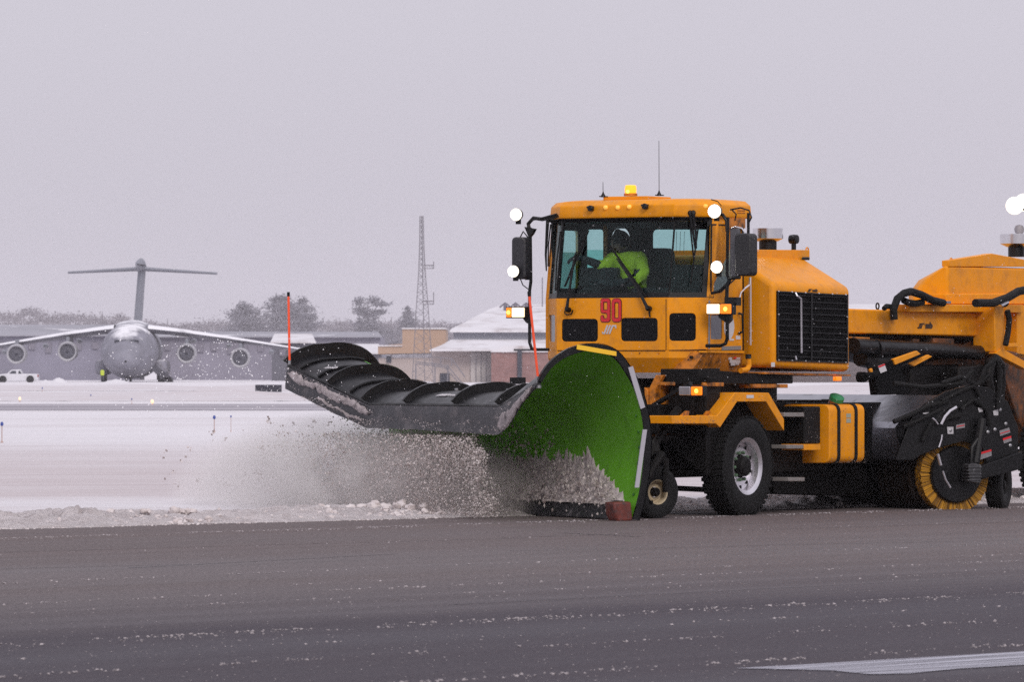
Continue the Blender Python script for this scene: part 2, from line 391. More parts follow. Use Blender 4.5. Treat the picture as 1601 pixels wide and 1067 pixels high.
# far taxiway strip, half blown free of snow
taxi, nt, b = node_mat('taxiway_surface')
vs, pos = streak_coord(nt, math.radians(90), .25, .02)
col = mixn(nt, mapr(nt, nz(nt, 1, vs, 6, .7), .40, .62), (.20, .185, .215), (.52, .49, .53))
nt.links.new(col, b.inputs['Base Color']); b.inputs['Roughness'].default_value = .7
g = G(); n = 160
near = [(-400 + i * 5.0, 14230 / 65.0 + 5 * mnoise.noise(Vector((i * .15, 0, 0)))) for i in range(n)]
farr = [(-400 + i * 5.0, 14230 / 55.0 + 5 * mnoise.noise(Vector((i * .11, 7, 0)))) for i in range(n)]
g.add([(x, y, .01) for x, y in near] + [(x, y, .01) for x, y in farr], [(i, i + 1, n + i + 1, n + i) for i in range(n - 1)])
struct(g.obj('taxiway', taxi, smooth=0))
g = G(); n = 60
near = [(-160 + i * 5.0, 14230 / 122.0 + 3 * mnoise.noise(Vector((i * .15, 20, 0)))) for i in range(n)]
farr = [(-160 + i * 5.0, 14230 / 96.0 + 5 * mnoise.noise(Vector((i * .11, 27, 0)))) for i in range(n)]
grass, nt, b = node_mat('thin_snow_over_grass')
vs, pos = streak_coord(nt, math.radians(84), .5, .15)
col = mixn(nt, mapr(nt, nz(nt, 1, vs, 8, .75), .36, .60), (.52, .455, .455), (.68, .665, .70))
nt.links.new(col, b.inputs['Base Color']); b.inputs['Roughness'].default_value = .85
# rough verge of thin snow (300-500 m out)
def verge(name, Ya, Yb, z, k, hgt):
    g = G(); nx, ny = 320, 10; P = []
    for i in range(nx):
        row = []
        for j in range(ny):
            t = j / (ny - 1); x = (-.24 + .48 * i / (nx - 1)) * Ya * 1.15; y = Ya + (Yb - Ya) * t
            h = hgt * math.sin(math.pi * t) * (.55 + .9 * mnoise.noise(Vector((x * .12, y * .03, k)))) + .03 * mnoise.noise(Vector((x, y * .2, k)))
            row.append(Vector((x, y, z + max(h, 0))))
        P.append(row)
    g.grid(P, nx, ny); return struct(g.obj(name, grass))
verge('snowy_verge', 14230 / 50.0, 14230 / 36, .005, 3, .35)
verge('snowy_verge', 14230 / 34.0, 14230 / 27, .006, 9, .35)
# berm of ploughed snow along the runway edge
g = G(); ns, nn = 1500, 64; P = []
def bil(q, f): return 1 - min(1, abs(mnoise.noise(q * f)) * 2.6)
for i in range(ns):
    s = -15 + i * .029; row = []
    amp = .75 + .9 * mnoise.noise(Vector((s * .35, 5, 0)))
    for j in range(nn):
        t = j / (nn - 1); n_ = -.18 + 2.3 * t; q = Vector((s, n_, 0)); env = math.sin(math.pi * min(1, t * 1.02)) ** .6
        q = q + Vector((mnoise.noise(q * 2), mnoise.noise(q * 2 + Vector((9, 9, 9))), 0)) * .12
        z = env * (.05 + .06 * math.exp(-((t - .45) / .2) ** 2)) + env * amp * (max(0, mnoise.noise(q * 1.6)) * .20 + (1 - bil(q, 3.1)) * .085 + (1 - bil(q, 7.5)) * .045 + (1 - bil(q, 17)) * .018)
        z *= .62
        row.append(bp(s, n_ + .18 * mnoise.noise(Vector((s * .6, 0, 9))) + .07 * mnoise.noise(Vector((s * 4, 0, 9))), z if 0 < j < nn - 1 else -.03))
    P.append(row)
g.grid(P, ns, nn)
berm_m = M('ploughed_snow', (.70, .65, .655), .85, var=.10, vscale=2.5, bump=1.0, bscale=34, spec=.15, dirt=(.52, .46, .455), dscale=6, dlo=.46, dhi=.7)
for nd in berm_m.node_tree.nodes:
    if nd.type == 'BUMP': nd.inputs['Distance'].default_value = .07
berm = g.obj('snow_berm', berm_m, smooth=60); berm['kind'] = 'structure'
# crumbs: clods lying on and beside the berm
g = G()
for k in range(4200):
    s = U(-15, 27) if rnd() < .5 else U(-3, 10); n_ = -.35 + abs(random.gauss(0, .7)); r = .007 + .032 * rnd() ** 3.2
    if n_ < -.05: r *= .4
    h = .10 * max(0, math.sin(math.pi * min(1, max(0, (n_ + .2) / 2.3)))) if n_ > 0 else 0
    g.lump(bp(s, n_, h * U(.5, 1) + r * .3), r, sq=(1, 1, .8))
for s0, r0 in ((6.0, .11), (5.7, .08), (6.3, .09), (5.1, .06), (3.1, .08), (2.4, .06), (-.2, .08), (.2, .06), (-1.5, .06), (8.2, .05), (9.4, .05), (-4, .06), (-3.6, .07)):
    for k in range(5): g.lump(bp(s0 + random.gauss(0, .07), .75 + random.gauss(0, .1), .09 + U(0, .04)), r0 * U(.4, .8), sq=(1, 1, .8))
tag(g.obj('snow_clods', chunk_mat('snow_clod', (.70, .65, .65), (.56, .50, .49)), smooth=60), 'loose clods of beige snow heaped along the runway edge', 'snow', kind='stuff')
# salt-like rows of snow crumbs left on the runway by the broom
g = G()
rows = [(0, 844, 3.2), (0, 846, 1.2), (0, 870, .4), (0, 914, 1.1), (0, 948, 1.2), (0, 962, .5), (0, 1010, 2.6), (0, 1014, 1.0), (0, 1034, .4), (0, 1061, 1.6), (800, 1061, 1.6), (800, 932, .4), (800, 902, .5), (1100, 1040, .7), (1150, 953, .5)]
RD = Vector((math.sin(RUN_A), math.cos(RUN_A), 0)); RN = Vector((-RD.y, RD.x, 0))
def rowdir(px, py):
    p = gnd(px, py); return p
for (rx, ry, dens) in rows:
    p0 = gnd(rx, ry)
    L = 26
    for k in range(int(780 * dens)):
        s = U(-3, L); w_ = random.gauss(0, .05)
        if mnoise.noise(Vector((s * 1.2, ry, 0))) < -.1 or mnoise.noise(Vector((s * 7, ry, 5))) < -.12: continue
        p = p0 + RD * s + RN * (w_ + .05 * mnoise.noise(Vector((s * .5, ry, 4))))
        g.blob((p.x, p.y, .007), .003 + .010 * rnd() ** 2, sq=(1.2, 1.2, .8))
for k in range(2600):
    p = gnd(U(-60, 1660), 815 + 260 * rnd() ** 1.3); g.blob((p.x, p.y, .006), U(.002, .006), sq=(1.3, 1.3, .6))
tag(g.obj('snow_crumbs', chunk_mat('snow_crumb', (.46, .42, .43), (.26, .235, .245)), smooth=0), 'rows of tiny snow crumbs scattered in streaks over the dark runway', 'snow', kind='stuff')
# streak of white runway paint showing at the lower right
pm, nt, b = node_mat('worn_white_paint')
vs, pos = streak_coord(nt, RUN_A, 14, .25)
b.inputs['Base Color'].default_value = (.50, .50, .57, 1); b.inputs['Roughness'].default_value = .7
nt.links.new(mapr(nt, nz(nt, 1, vs, 5, .7), .40, .64, .9, .12), b.inputs['Alpha'])
g = G(); pix = [(1150, 1048.5), (1250, 1043), (1400, 1034), (1601, 1022), (1720, 1015), (1720, 1036), (1601, 1043), (1500, 1049), (1420, 1057), (1360, 1058), (1300, 1052), (1220, 1050)]
g.add([Vector((gnd(*p).x, gnd(*p).y, .010)) for p in pix], [list(range(len(pix)))])
struct(g.obj('painted_marking', pm, smooth=0))
# dark tar seams
seam = M('tar_seam', (.035, .03, .038), .6, var=.3)
for (x0, y0, x1, y1, wd) in ((-20, 866, 820, 843, .020), (200, 890, 620, 868, .025), (780, 843, 1640, 816, .022), (700, 948, 1640, 900, .014), (800, 863, 1640, 845, .016), (-20, 892, 300, 884, .02), (880, 835, 1000, 841, .03)):
    A, B = gnd(x0, y0), gnd(x1, y1); d = (B - A).normalized(); nn_ = Vector((-d.y, d.x, 0)); g = G(); k = 60; L_ = []; R_ = []
    for i in range(k):
        c = A.lerp(B, i / (k - 1)) + nn_ * .04 * mnoise.noise(Vector((i * .3, y0, 0))); ww = wd * (.35 + .9 * abs(mnoise.noise(Vector((i * .5, y0, 3)))))
        L_.append(Vector((c.x, c.y, .008)) + nn_ * ww); R_.append(Vector((c.x, c.y, .008)) - nn_ * ww)
    g.add(L_ + R_, [(i, i + 1, k + i + 1, k + i) for i in range(k - 1)]); struct(g.obj('tar_seam', seam, smooth=0))

# ------------------------------------------------------------------ edge lights, sign box
blue_l = M('blue_lens', (.03, .06, .28), .3); post_m = M('pinkish_post', (.45, .33, .30), .6); amb = M('lit_edge_lamp', (1, .7, .4), .4, em=(1, .66, .42), es=.75)
def edge_light(px, ytop, ybot, label, lit=False, wid=None):
    p = gnd(px, ybot); top = CAMH + (HY - ytop) * p.y / F; k = p.y / F
    t = thing('edge_light', label, 'runway light', p, 'edge lights standing in the snow'); r = (wid or 5) * k * .5
    g = G(); g.tube([p, Vector((p.x, p.y, top - r * 2))], r * .32, 8); g.lathe((p.x, p.y, 0), (0, 0, 1), [(r * .9, 0), (r * .9, .02), (r * .35, .05)], 12); g.obj('post', post_m, t)
    g = G(); g.lathe((p.x, p.y, top - r * 2.6), (0, 0, 1), [(r * .5, 0), (r, r * .5), (r, r * 1.8), (r * .6, r * 2.4), (0, r * 2.7)], 12); g.obj('lens', amb if lit else blue_l, t)
edge_light(3, 660, 693, 'tallest blue topped edge light at the left end of the snow field')
edge_light(335, 650, 676, 'blue topped edge light in the middle of the snow field', wid=4.5)
edge_light(361, 650, 676, 'faint bare edge light just right of the middle blue topped one', wid=2.5)
edge_light(31, 621, 629, 'lit edge lamp beyond the taxiway at the far left', True, 4)
edge_light(238, 625, 634, 'brightest lit edge lamp beyond the taxiway below the airplane', True, 5)
edge_light(66, 606, 613, 'tiny dark edge light in front of the pickup truck', wid=2)
edge_light(142, 617, 625, 'small edge light between the two lit ones', wid=2)
edge_light(206, 623, 632, 'small dark edge light left of the brightest lit one', wid=2)
t = thing('taxiway_sign', 'low dark sign box sprinkled with snow left of the plow tip', 'sign', gnd(420, 617))
pl = WALL(gnd(420, 617).y); g = G(); g.pxprism(pl, rect(399, 602, 440, 615), .5); g.obj('box', M('dark_sign_back', (.02, .02, .035), .7, var=.4, dirt=(.6, .6, .63), dscale=6, dlo=.60, dhi=.68), t, bevel=.02)
g = G()
for x in (404, 434): g.pxprism(pl, rect(x, 615, x + 2, 618), .1)
g.obj('leg', steel, t)

# ------------------------------------------------------------------ distant buildings
k_wall = M('cream_block_wall', (.42, .36, .34), .8, var=.08, vscale=.3)
k_tan = M('tan_wall', (.42, .285, .20), .8, var=.06, vscale=.3)
k_brick = M('brick_wall', (.24, .13, .12), .85, var=.2, vscale=1)
k_grey = M('grey_metal_wall', (.10, .10, .125), .7, var=.2, vscale=.15)
k_win = M('dark_window', (.03, .035, .05), .2)
k_hwin = M('dull_hall_window', (.17, .16, .20), .5)
k_roof = M('snowy_roof', (.70, .69, .72), .8, var=.08, vscale=.2, dirt=(.42, .38, .38), dscale=.25, dlo=.5, dhi=.68)
k_door = M('pale_panel_door', (.50, .47, .46), .7, var=.05)
def pxbox(g, Y, x0, y0, x1, y1, depth, mi=0, n=0): return g.pxprism(WALL(Y), rect(x0, y0, x1, y1), depth, mi, n)
base = HY + 14230 / 760.0 + 1
Yb = 760.
t = thing('tan_building', 'flat roofed tan building with a raised block left of the hangar', 'building', at(640, 597, Yb))
g = G(); pxbox(g, Yb, 592, 560, 700, 600, 30); g.obj('wall', k_wall, t)
g = G(); g.pxprism(WALL(Yb - 1), [(591, 541), (629, 538), (629, 514), (697, 516), (697, 548), (680, 552), (591, 554)], 25); g.obj('upper_wall', k_tan, t)
g = G(); pxbox(g, Yb - .3, 604, 557, 612, 567, .5); g.obj('window', k_win, t)
g = G(); pxbox(g, Yb - 1.2, 628, 513, 698, 515, 24); pxbox(g, Yb - 1.2, 590, 540, 629, 542, 24); g.obj('roof', k_roof, t)
Yh = 700.
t = thing('hangar', 'large hangar with a low curved snowy roof and lean-to behind the plow', 'building', at(780, 598, Yh))
def PXW(Y, pts): return [WALL(Y).hit(*p) for p in pts]
g = G(); pxbox(g, Yh, 675, 545, 1420, 600, 40); g.obj('wall', k_wall, t)
# curved main roof: swept from the eaves to the ridge
g = G(); P = []
ridge = [(703, 517, 0), (706, 514, 4), (725, 505, 14), (745, 494, 26), (765, 484, 38), (785, 476, 50)]
for (x, y, dz) in ridge:
    a = at(x, y, Yh + 8 + dz); bb = at(1440, y, Yh + 8 + dz); P.append([a, bb])
g.grid(P, len(ridge), 2); g.prism([at(703, 517, Yh + 8), at(1440, 517, Yh + 8), at(1440, 520, Yh + 8), at(703, 520, Yh + 8)], (0, 3, 0)); g.obj('roof', k_roof, t)
g = G(); g.pxprism(WALL(Yh + 9), rect(709, 520, 1420, 534), 30); g.obj('clerestory', M('grey_clerestory', (.22, .23, .27), .5, var=.1, vscale=.3), t)
g = G(); P = [[at(706, 531, Yh + 9), at(1420, 531, Yh + 9)], [at(690, 540, Yh + 3), at(1420, 540, Yh + 3)], [at(672, 547, Yh - 3), at(1420, 547, Yh - 3)]]
g.grid(P, 3, 2); g.prism([at(672, 547, Yh - 3), at(1420, 547, Yh - 3), at(1420, 549.5, Yh - 3), at(672, 549.5, Yh - 3)], (0, 1, 0)); g.obj('lean_to_roof', k_roof, t)
g = G(); g.pxprism(WALL(Yh - .4), rect(736, 552, 768, 600), .3); g.obj('hangar_door', k_door, t)
g = G(); g.pxprism(WALL(Yh - .4), rect(688, 584, 703, 600), .3); g.obj('window', k_win, t)
g = G()
for x in (744, 752, 760): g.pxprism(WALL(Yh - .75), rect(x, 552, x + .8, 600), .1)
g.obj('door_seam', k_grey, t)
g = G()
for x in (790, 806, 823): g.tube([at(x, 488, Yh + 44), at(x, 476, Yh + 44)], .25, 6); g.tube([at(x - 9, 481, Yh + 44), at(x, 474, Yh + 44), at(x + 9, 481, Yh + 44)], .12, 6)
g.tube([at(848, 480, Yh + 44), at(848, 434, Yh + 44)], .07, 5); g.obj('roof_vent', M('roof_vent_grey', (.14, .13, .16), .6), t)
t = thing('brick_annex', 'red brick annex with a tall dark window in front of the hangar', 'building', at(810, 599, Yh - 9))
g = G(); g.pxprism(WALL(Yh - 9), rect(768, 549, 880, 600), 8); g.obj('wall', k_brick, t)
g = G(); g.pxprism(WALL(Yh - 9.4), rect(809, 548, 816, 592), .3); g.obj('window', k_win, t)
g = G(); g.pxprism(WALL(Yh - 9.3), [(767, 551), (770, 548), (785, 543), (790, 541), (1420, 541), (1420, 545), (803, 546), (803, 549), (880, 549), (880, 551)], 8.4); g.obj('roof', k_roof, t)
# long grey halls behind the airplane
def hall(label, x0, x1, yr, ye, Y, m, roofm):
    t = thing('flat_hall', label, 'building', at((x0 + x1) / 2, HY + 14230 / Y, Y)); g = G(); g.pxprism(WALL(Y), rect(x0, ye, x1, HY + 14230 / Y), 30); g.obj('wall', m, t)
    g = G(); P = [[at(x0 - 2, ye, Y - 1), at(x1 + 2, ye, Y - 1)], [at(x0 + 4, yr, Y + 25), at(x1 - 4, yr, Y + 25)]]; g.grid(P, 2, 2)
    g.prism([at(x0 - 2, ye, Y - 1), at(x1 + 2, ye, Y - 1), at(x1 + 2, ye + 2, Y - 1), at(x0 - 2, ye + 2, Y - 1)], (0, 1.5, 0)); g.obj('roof', roofm, t)
    g = G(); n = int((x1 - x0) / 24)
    for i in range(n):
        x = x0 + 12 + i * 24 + (i * 7 % 5); g.pxprism(WALL(Y - .3), rect(x, ye + 12, x + 9, ye + 22 + (i * 5 % 7)), .2)
    if n: g.obj('window', k_hwin, t)
    return t
k_groof = M('grey_thin_snow_roof', (.30, .30, .34), .8, var=.2, vscale=.08, snow=(1.15, 1.35, .1))
hall('long low grey hall behind the left wing of the airplane', -40, 205, 508, 524, 830, M('hall_wall', (.18, .175, .225), .7, var=.3, vscale=.08), k_groof)
hall('long grey hall with thin roof behind the right wing of the airplane', 245, 595, 519, 526, 850, M('hall_wall_dark', (.21, .20, .25), .7, var=.3, vscale=.08), k_groof)
hall('small building with a bright snowy roof just above the plow tip', 425, 492, 522, 535, 800, k_grey, k_roof)
hall('grey building between the plow ribs and the tan building', 485, 596, 538, 552, 790, M('hall_blue_grey', (.22, .22, .26), .7, var=.2, vscale=.1), k_roof)
# lattice radio mast
t = thing('radio_mast', 'tall lattice radio mast with two side arms in front of the tan building', 'mast', at(660, 600, 640))
mast_m = M('weathered_mast_steel', (.17, .16, .18), .6); Ym = 640.
lv = [(338, 2.6), (380, 3.4), (420, 5.0), (440, 6.2), (470, 8.5), (500, 10.5), (540, 13), (580, 15.5), (601, 17)]
def half(y):
    for (a, b_), (c, d) in zip(lv, lv[1:]):
        if a <= y <= c: return b_ + (d - b_) * (y - a) / (c - a)
    return lv[-1][1]
def mp(kx, y):
    h = half(y) * Ym / F; c = at(659 + (y - 338) * .008, y, Ym)
    return Vector((c.x, c.y, c.z)) + [Vector((-h, 0, 0)), Vector((h, 0, 0)), Vector((.15 * h, h * 1.6, 0))][kx]
g = G(); ys = [338]
while ys[-1] < 599: ys.append(ys[-1] + max(4.2, half(ys[-1]) * .95))
for kx in range(3): g.tube([mp(kx, y) for y in ys], .045, 5)
g.obj('mast_leg', mast_m, t)
g = G()
for i in range(len(ys) - 1):
    for a, b_ in ((0, 1), (1, 2), (2, 0)):
        if i % 2: a, b_ = b_, a
        g.tube([mp(a, ys[i]), mp(b_, ys[i + 1])], .024, 4, caps=False)
        if i % 2 == 0: g.tube([mp(a, ys[i]), mp(b_, ys[i])], .022, 4, caps=False)
g.obj('bracing', mast_m, t)
for (y, x1, up) in ((415, 678, 14), (471, 678, 22)):
    g = G(); g.tube([at(662, y, Ym), at(x1, y, Ym)], .06, 5); g.tube([at(662, y + 5, Ym), at(x1, y + 5, Ym)], .04, 5); g.tube([at(x1, y + 5, Ym), at(x1, y - up + 8, Ym)], .05, 5)
    for xx in (666, 670, 674): g.tube([at(xx, y, Ym), at(xx + 3, y + 5, Ym)], .03, 4)
    g.obj('side_arm', mast_m, t)
# walkway gantry by the hangar
t = thing('stair_gantry', 'grey steel stair and walkway standing in front of the hangar', 'gantry', at(690, 600, 660)); g = G(); Yg = 660
for p in (((650, 566), (686, 570), (700, 573)), ((650, 569), (686, 573), (700, 576)), ((700, 573), (722, 599)), ((696, 575), (718, 600)), ((672, 566), (672, 558), (706, 561), (706, 573)), ((689, 570), (689, 560)), ((706, 561), (727, 590))):
    g.tube([at(x, y, Yg) for x, y in p], .07, 5)
for x in (650, 680, 700): g.tube([at(x, 570, Yg), at(x, 600, Yg)], .08, 5)
g.obj('framework', mast_m, t)

# ------------------------------------------------------------------ trees
bark = M('bark', (.12, .11, .12), .9); foli = M('haze_paled_foliage', (.16, .16, .185), .9, var=.3, vscale=.2); twig = M('bare_twigs', (.22, .205, .225), .9)  # foliage and twig colours lightened to paint in distance haze
def leafs(g, c, r, n, s):
    c = Vector(c)
    for _ in range(n):
        d = Vector((random.gauss(0, .5), random.gauss(0, .5), random.gauss(0, .45)));
        p = c + Vector((d.x * r[0], d.y * r[1], d.z * r[2])); a = Vector((U(-1, 1), U(-1, 1), U(-.6, .6))) * s; b_ = Vector((U(-1, 1), U(-1, 1), U(-1, 1))) * s
        g.add([p, p + a, p + b_], [(0, 1, 2)])
def tree(name, label, px, ytop, ybase_w, Y, kind, cl):
    Y = Y * 2.35
    zb = 0; p = at(px, HY, Y); top = CAMH + (HY - ytop) * Y / F; k = Y / F; w_ = ybase_w * k
    t = thing(name, label, 'tree', (p.x, Y, 0), 'trees behind the buildings'); g = G()
    g.tube([(p.x, Y, 0), (p.x + .1, Y, top * .5), (p.x, Y, top * .93)], [.6, .4, .1], 7)
    c = G()
    if kind == 'pine':
        for (dx, y, rx, rz) in cl:
            cc = at(px + dx, y, Y); g.tube([(p.x, Y, cc.z - rz * k * .8), cc], [.18, .05], 5); leafs(c, cc, (rx * k, rx * k, rz * k), int(80 + rx * rz * 3.2), .85)
    else:
        for i in range(34):
            a = U(0, 6.28); e_ = U(.25, 1.3); L_ = w_ * U(.5, 1.0); st = Vector((p.x, Y, top * U(.25, .6)))
            d = Vector((math.cos(a) * math.cos(e_), math.sin(a) * math.cos(e_), math.sin(e_)))
            en = st + d * L_; en.z = min(en.z, top); g.tube([st, st.lerp(en, .5) + Vector((0, 0, .3)), en], [.2, .13, .05], 5)
            for q in range(9):
                s0 = st.lerp(en, U(.3, 1)); dd = (d + Vector((U(-.9, .9), U(-.9, .9), U(-.2, 1)))).normalized() * U(1.2, 3.6); e2 = s0 + dd
                c.tube([s0, e2], [.09, .04], 3, caps=False)
                for _ in range(4): c.tube([s0.lerp(e2, U(.3, 1)), e2 + Vector((U(-1, 1), U(-1, 1), U(-.4, 1)))], [.06, .03], 3, caps=False)
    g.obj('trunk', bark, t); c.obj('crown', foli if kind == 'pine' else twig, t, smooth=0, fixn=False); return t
tree('pine_tree', 'broad evergreen at the left end of the tall clump behind the right wing', 385, 472, 20, 900, 'pine', [(-4, 480, 12, 8), (-14, 492, 16, 9), (8, 488, 16, 9), (0, 503, 30, 12), (-10, 518, 32, 10), (14, 512, 24, 10)])
tree('pine_tree', 'tallest evergreen of the clump, just behind the orange marker rod', 440, 460, 20, 900, 'pine', [(-10, 468, 7, 6), (4, 468, 10, 7), (-6, 480, 20, 9), (14, 480, 20, 8), (0, 496, 30, 11), (22, 494, 20, 10), (0, 512, 36, 12)])
tree('pine_tree', 'evergreen with layered sloping boughs at the right end of the tall clump', 473, 465, 20, 905, 'pine', [(0, 472, 8, 7), (6, 484, 14, 7), (8, 496, 18, 7), (8, 508, 22, 8), (0, 516, 24, 9)])
tree('pine_tree', 'evergreen with two ragged rounded tops left of the mast', 575, 462, 20, 880, 'pine', [(-14, 472, 8, 7), (10, 470, 12, 6), (22, 476, 12, 4), (20, 488, 10, 4), (-10, 486, 14, 7), (4, 492, 14, 8), (0, 508, 22, 12), (8, 524, 32, 14), (-8, 534, 34, 12)])
tree('pine_tree', 'small pointed evergreen just left of the mast', 638, 479, 10, 880, 'pine', [(0, 483, 3, 4), (0, 492, 8, 7), (0, 503, 14, 8), (2, 515, 20, 9)])
tree('bare_tree', 'leafless round tree between the clump and the two topped evergreen', 532, 494, 22, 870, 'bare', [])
tree('bare_tree', 'leafless tree between the two topped and the small pointed evergreen', 612, 490, 16, 890, 'bare', [])
tree('bare_tree', 'leafless tree left of the tail of the airplane', 160, 480, 20, 960, 'bare', [])
tree('bare_tree', 'leafless tree just right of the tail of the airplane', 262, 492, 18, 960, 'bare', [])
tree('bare_tree', 'leafless tree rising behind the grey hall at the foot of the mast', 690, 498, 20, 900, 'bare', [])
g = G()
for k in range(860):
    x = -330 + 1070 * (k + rnd()) / 860; hy = 507 + 10 * mnoise.noise(Vector((x * .02, 0, 0)))
    if x < 130: hy = 491 + 16 * mnoise.noise(Vector((x * .03, 4, 0)))
    elif x < 200: hy = 497 + 8 * mnoise.noise(Vector((x * .05, 4, 0)))
    hy += U(-3, 6); Yw = U(2250, 2400); c = at(x, hy, Yw)
    for q in range(5): leafs(g, (c.x, c.y, c.z * (1 - q * .17) - 1.0), (2.4 + q * .5, 2, 2.0), 26, .9)
for k in range(160):
    x = U(1330, 1500) if k % 3 == 0 else U(870, 1330); c = at(x, 516 + U(-6, 8), 2350); leafs(g, c, (4, 3, 3.5), 60, 1.1)
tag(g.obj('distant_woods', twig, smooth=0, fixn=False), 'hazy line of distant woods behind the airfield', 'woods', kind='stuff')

# ------------------------------------------------------------------ transport airplane
Yp = 717.
apm = M('grey_aircraft_skin', (.19, .19, .23), .6, var=.25, vscale=.5, snow=(.70, 1.05, .35))
apm_d = M('grey_tail_skin', (.19, .20, .235), .5, var=.1, vscale=.3)
apw = M('snow_topped_wing', (.15, .15, .185), .55, var=.15, vscale=.3, snow=(.45, .75, .15))
nac = M('pale_nacelle_lip', (.42, .42, .45), .5); nac_in = M('engine_intake', (.06, .062, .085), .5, var=.3, vscale=2)
t = thing('transport_airplane', 'large grey four engined transport airplane with T shaped tail facing the camera', 'airplane', at(198, 598, Yp))
def ring(cx, cy, cz, rx, rz, n=28):
    return [Vector((cx + rx * math.cos(a), cy, cz + rz * math.sin(a))) for a in [2 * math.pi * i / n for i in range(n)]]
nx0 = at(196.5, 550, Yp).x; tx = at(222, 550, Yp + 48).x
def fx(d): return nx0 + (tx - nx0) * d / 48
secs = [(0, 2.6, .15, .15), (.5, 2.7, 1.1, .95), (1.6, 3.0, 2.1, 1.75), (3.2, 3.4, 2.85, 2.5), (5.5, 3.75, 3.4, 3.2), (9, 3.9, 3.55, 3.5), (30, 3.95, 3.55, 3.5), (38, 4.8, 2.9, 2.7), (45, 5.8, 1.9, 1.8), (51, 6.6, .6, .7)]
g = G(); P = [ring(fx(d), Yp + d, cz, rx, rz) for d, cz, rx, rz in secs]; g.grid([r + [r[0]] for r in P], len(P), 29); g.obj('fuselage', apm, t, smooth=70)
g = G(); g.grid([ring(fx(13), Yp + 12, 6.4, .3, .3) , ring(fx(14), Yp + 14, 6.6, 2.2, .9), ring(fx(20), Yp + 20, 6.8, 2.6, 1.2), ring(fx(30), Yp + 30, 6.6, 1.2, .6)], 4, 28); g.obj('wing_fairing', apm, t)
g = G()
for sx in (-1, 1):
    g.box(-.0, 1.6, 0, 9, 0, 1.9, Matrix.Translation((fx(14) + (3.0 if sx > 0 else -4.6), Yp + 14, .9)))
g.obj('gear_fairing', apm, t, bevel=.5)
g = G()
for sx in (-1, 1):
    for dd in (0, 2.6): g.lathe((fx(16) + sx * 3.6 - .25, Yp + 15 + dd * 1.4, .6), (1, 0, 0), [(.2, 0), (.6, .03), (.6, .5), (.2, .53)], 16)
for dx in (-.35, .2): g.lathe((fx(6) + dx, Yp + 6, .45), (1, 0, 0), [(.1, 0), (.45, .02), (.45, .28), (.1, .3)], 16)
g.tube([(fx(6), Yp + 6, .4), (fx(6), Yp + 6, 1.8)], .12, 8); g.obj('landing_gear', black_matt, t)
g = G()   # cockpit windows
for i in range(-3, 4):
    a = i * .28; c = Vector((fx(2.6) + 1.75 * math.sin(a), Yp + 2.35 - .55 * math.cos(a) + .62 , 5.05 + .1 * math.cos(a)))
    g.box(-.24, .24, -.1, .1, -.2, .2, Matrix.Translation(c) @ Matrix.Rotation(-a * .9, 4, 'Z'))
g.obj('cockpit_window', k_win, t)
def wing(sx, y_tip_px, side):
    g = G(); P = []
    for s in [i / 10 for i in range(11)]:
        xx = 2.2 + (25.9 - 2.2) * s; z = 6.85 - 3.35 * s ** 1.15; le = Yp + 13 + xx * .47; ch = 9.5 * (1 - s) + 2.6 * s; th = .62 * (1 - s) + .16 * s
        if side < 0: z -= .15 * s
        P.append([Vector((fx(14) + sx * xx, le + ch * u, z + th * v - u * .35)) for u, v in ((0, 0), (.03, .45), (.15, .9), (.4, 1), (1, .1), (1, 0), (.4, -.7), (.1, -.6), (0, 0))])
    g.grid(P, 11, 9); g.add(P[-1][:8], [list(range(8))]); return g.obj('wing', apw, t, smooth=50)
wing(-1, 0, -1); wing(1, 0, 1)
for i, (px, py, d) in enumerate(((25, 554, 18), (105, 550, 15), (291, 553, 15), (375, 560, 18))):
    Ye = Yp + d; c = at(px, py, Ye); R = 15.0 * Ye / F
    g = G(); g.lathe(c, (0, 1, 0), [(R * .78, .35), (R * .86, .05), (R * .95, 0), (R * 1.02, .3), (R * 1.08, 1.2), (R, 3.2), (R * .7, 4.8)], 28, caps=False); e_ = g.obj('engine', nac, t, smooth=60)
    g = G(); g.lathe(c, (0, 1, 0), [(0, .15), (R * .16, .55), (R * .8, .6), (R * .8, .9)], 28); g.obj('fan', nac_in, e_, smooth=50)
    g = G(); g.box(-.22, .22, 1.2, 8, R * .8, 1.9, Matrix.Translation(c)); g.obj('pylon', apm_d, e_, bevel=.1)
g = G()
for sx in (-1, 1):
    for xx in (7.5, 12, 17.5):
        s = (xx - 2.2) / 23.7; z = 6.6 - 3.35 * s ** 1.15; g.lathe((fx(14) + sx * xx, Yp + 21 + xx * .3, z - .7), (0, 1, 0), [(.05, 0), (.35, 2), (.3, 4), (.05, 6)], 10)
g.obj('flap_fairing', apm_d, t)
def vfin():
    g = G(); P = []
    for s in [i / 6 for i in range(7)]:
        z = 6.6 + 9.0 * s; le = Yp + 36 + 7 * s; ch = 9.5 - 2.5 * s; th = .55 - .05 * s; x = at(218.5 + 3.0 * s, HY, Yp + 44).x
        P.append([Vector((x + th * v, le + ch * u, z)) for u, v in ((0, 0), (.08, .8), (.35, 1), (1, .1), (1, -.1), (.35, -1), (.08, -.8), (0, 0))])
    g.grid(P, 7, 8); return g.obj('tail_fin', apm_d, t, smooth=50)
vfin()
hx = at(222, HY, Yp + 46).x; hz = at(222, 421, Yp + 46).z
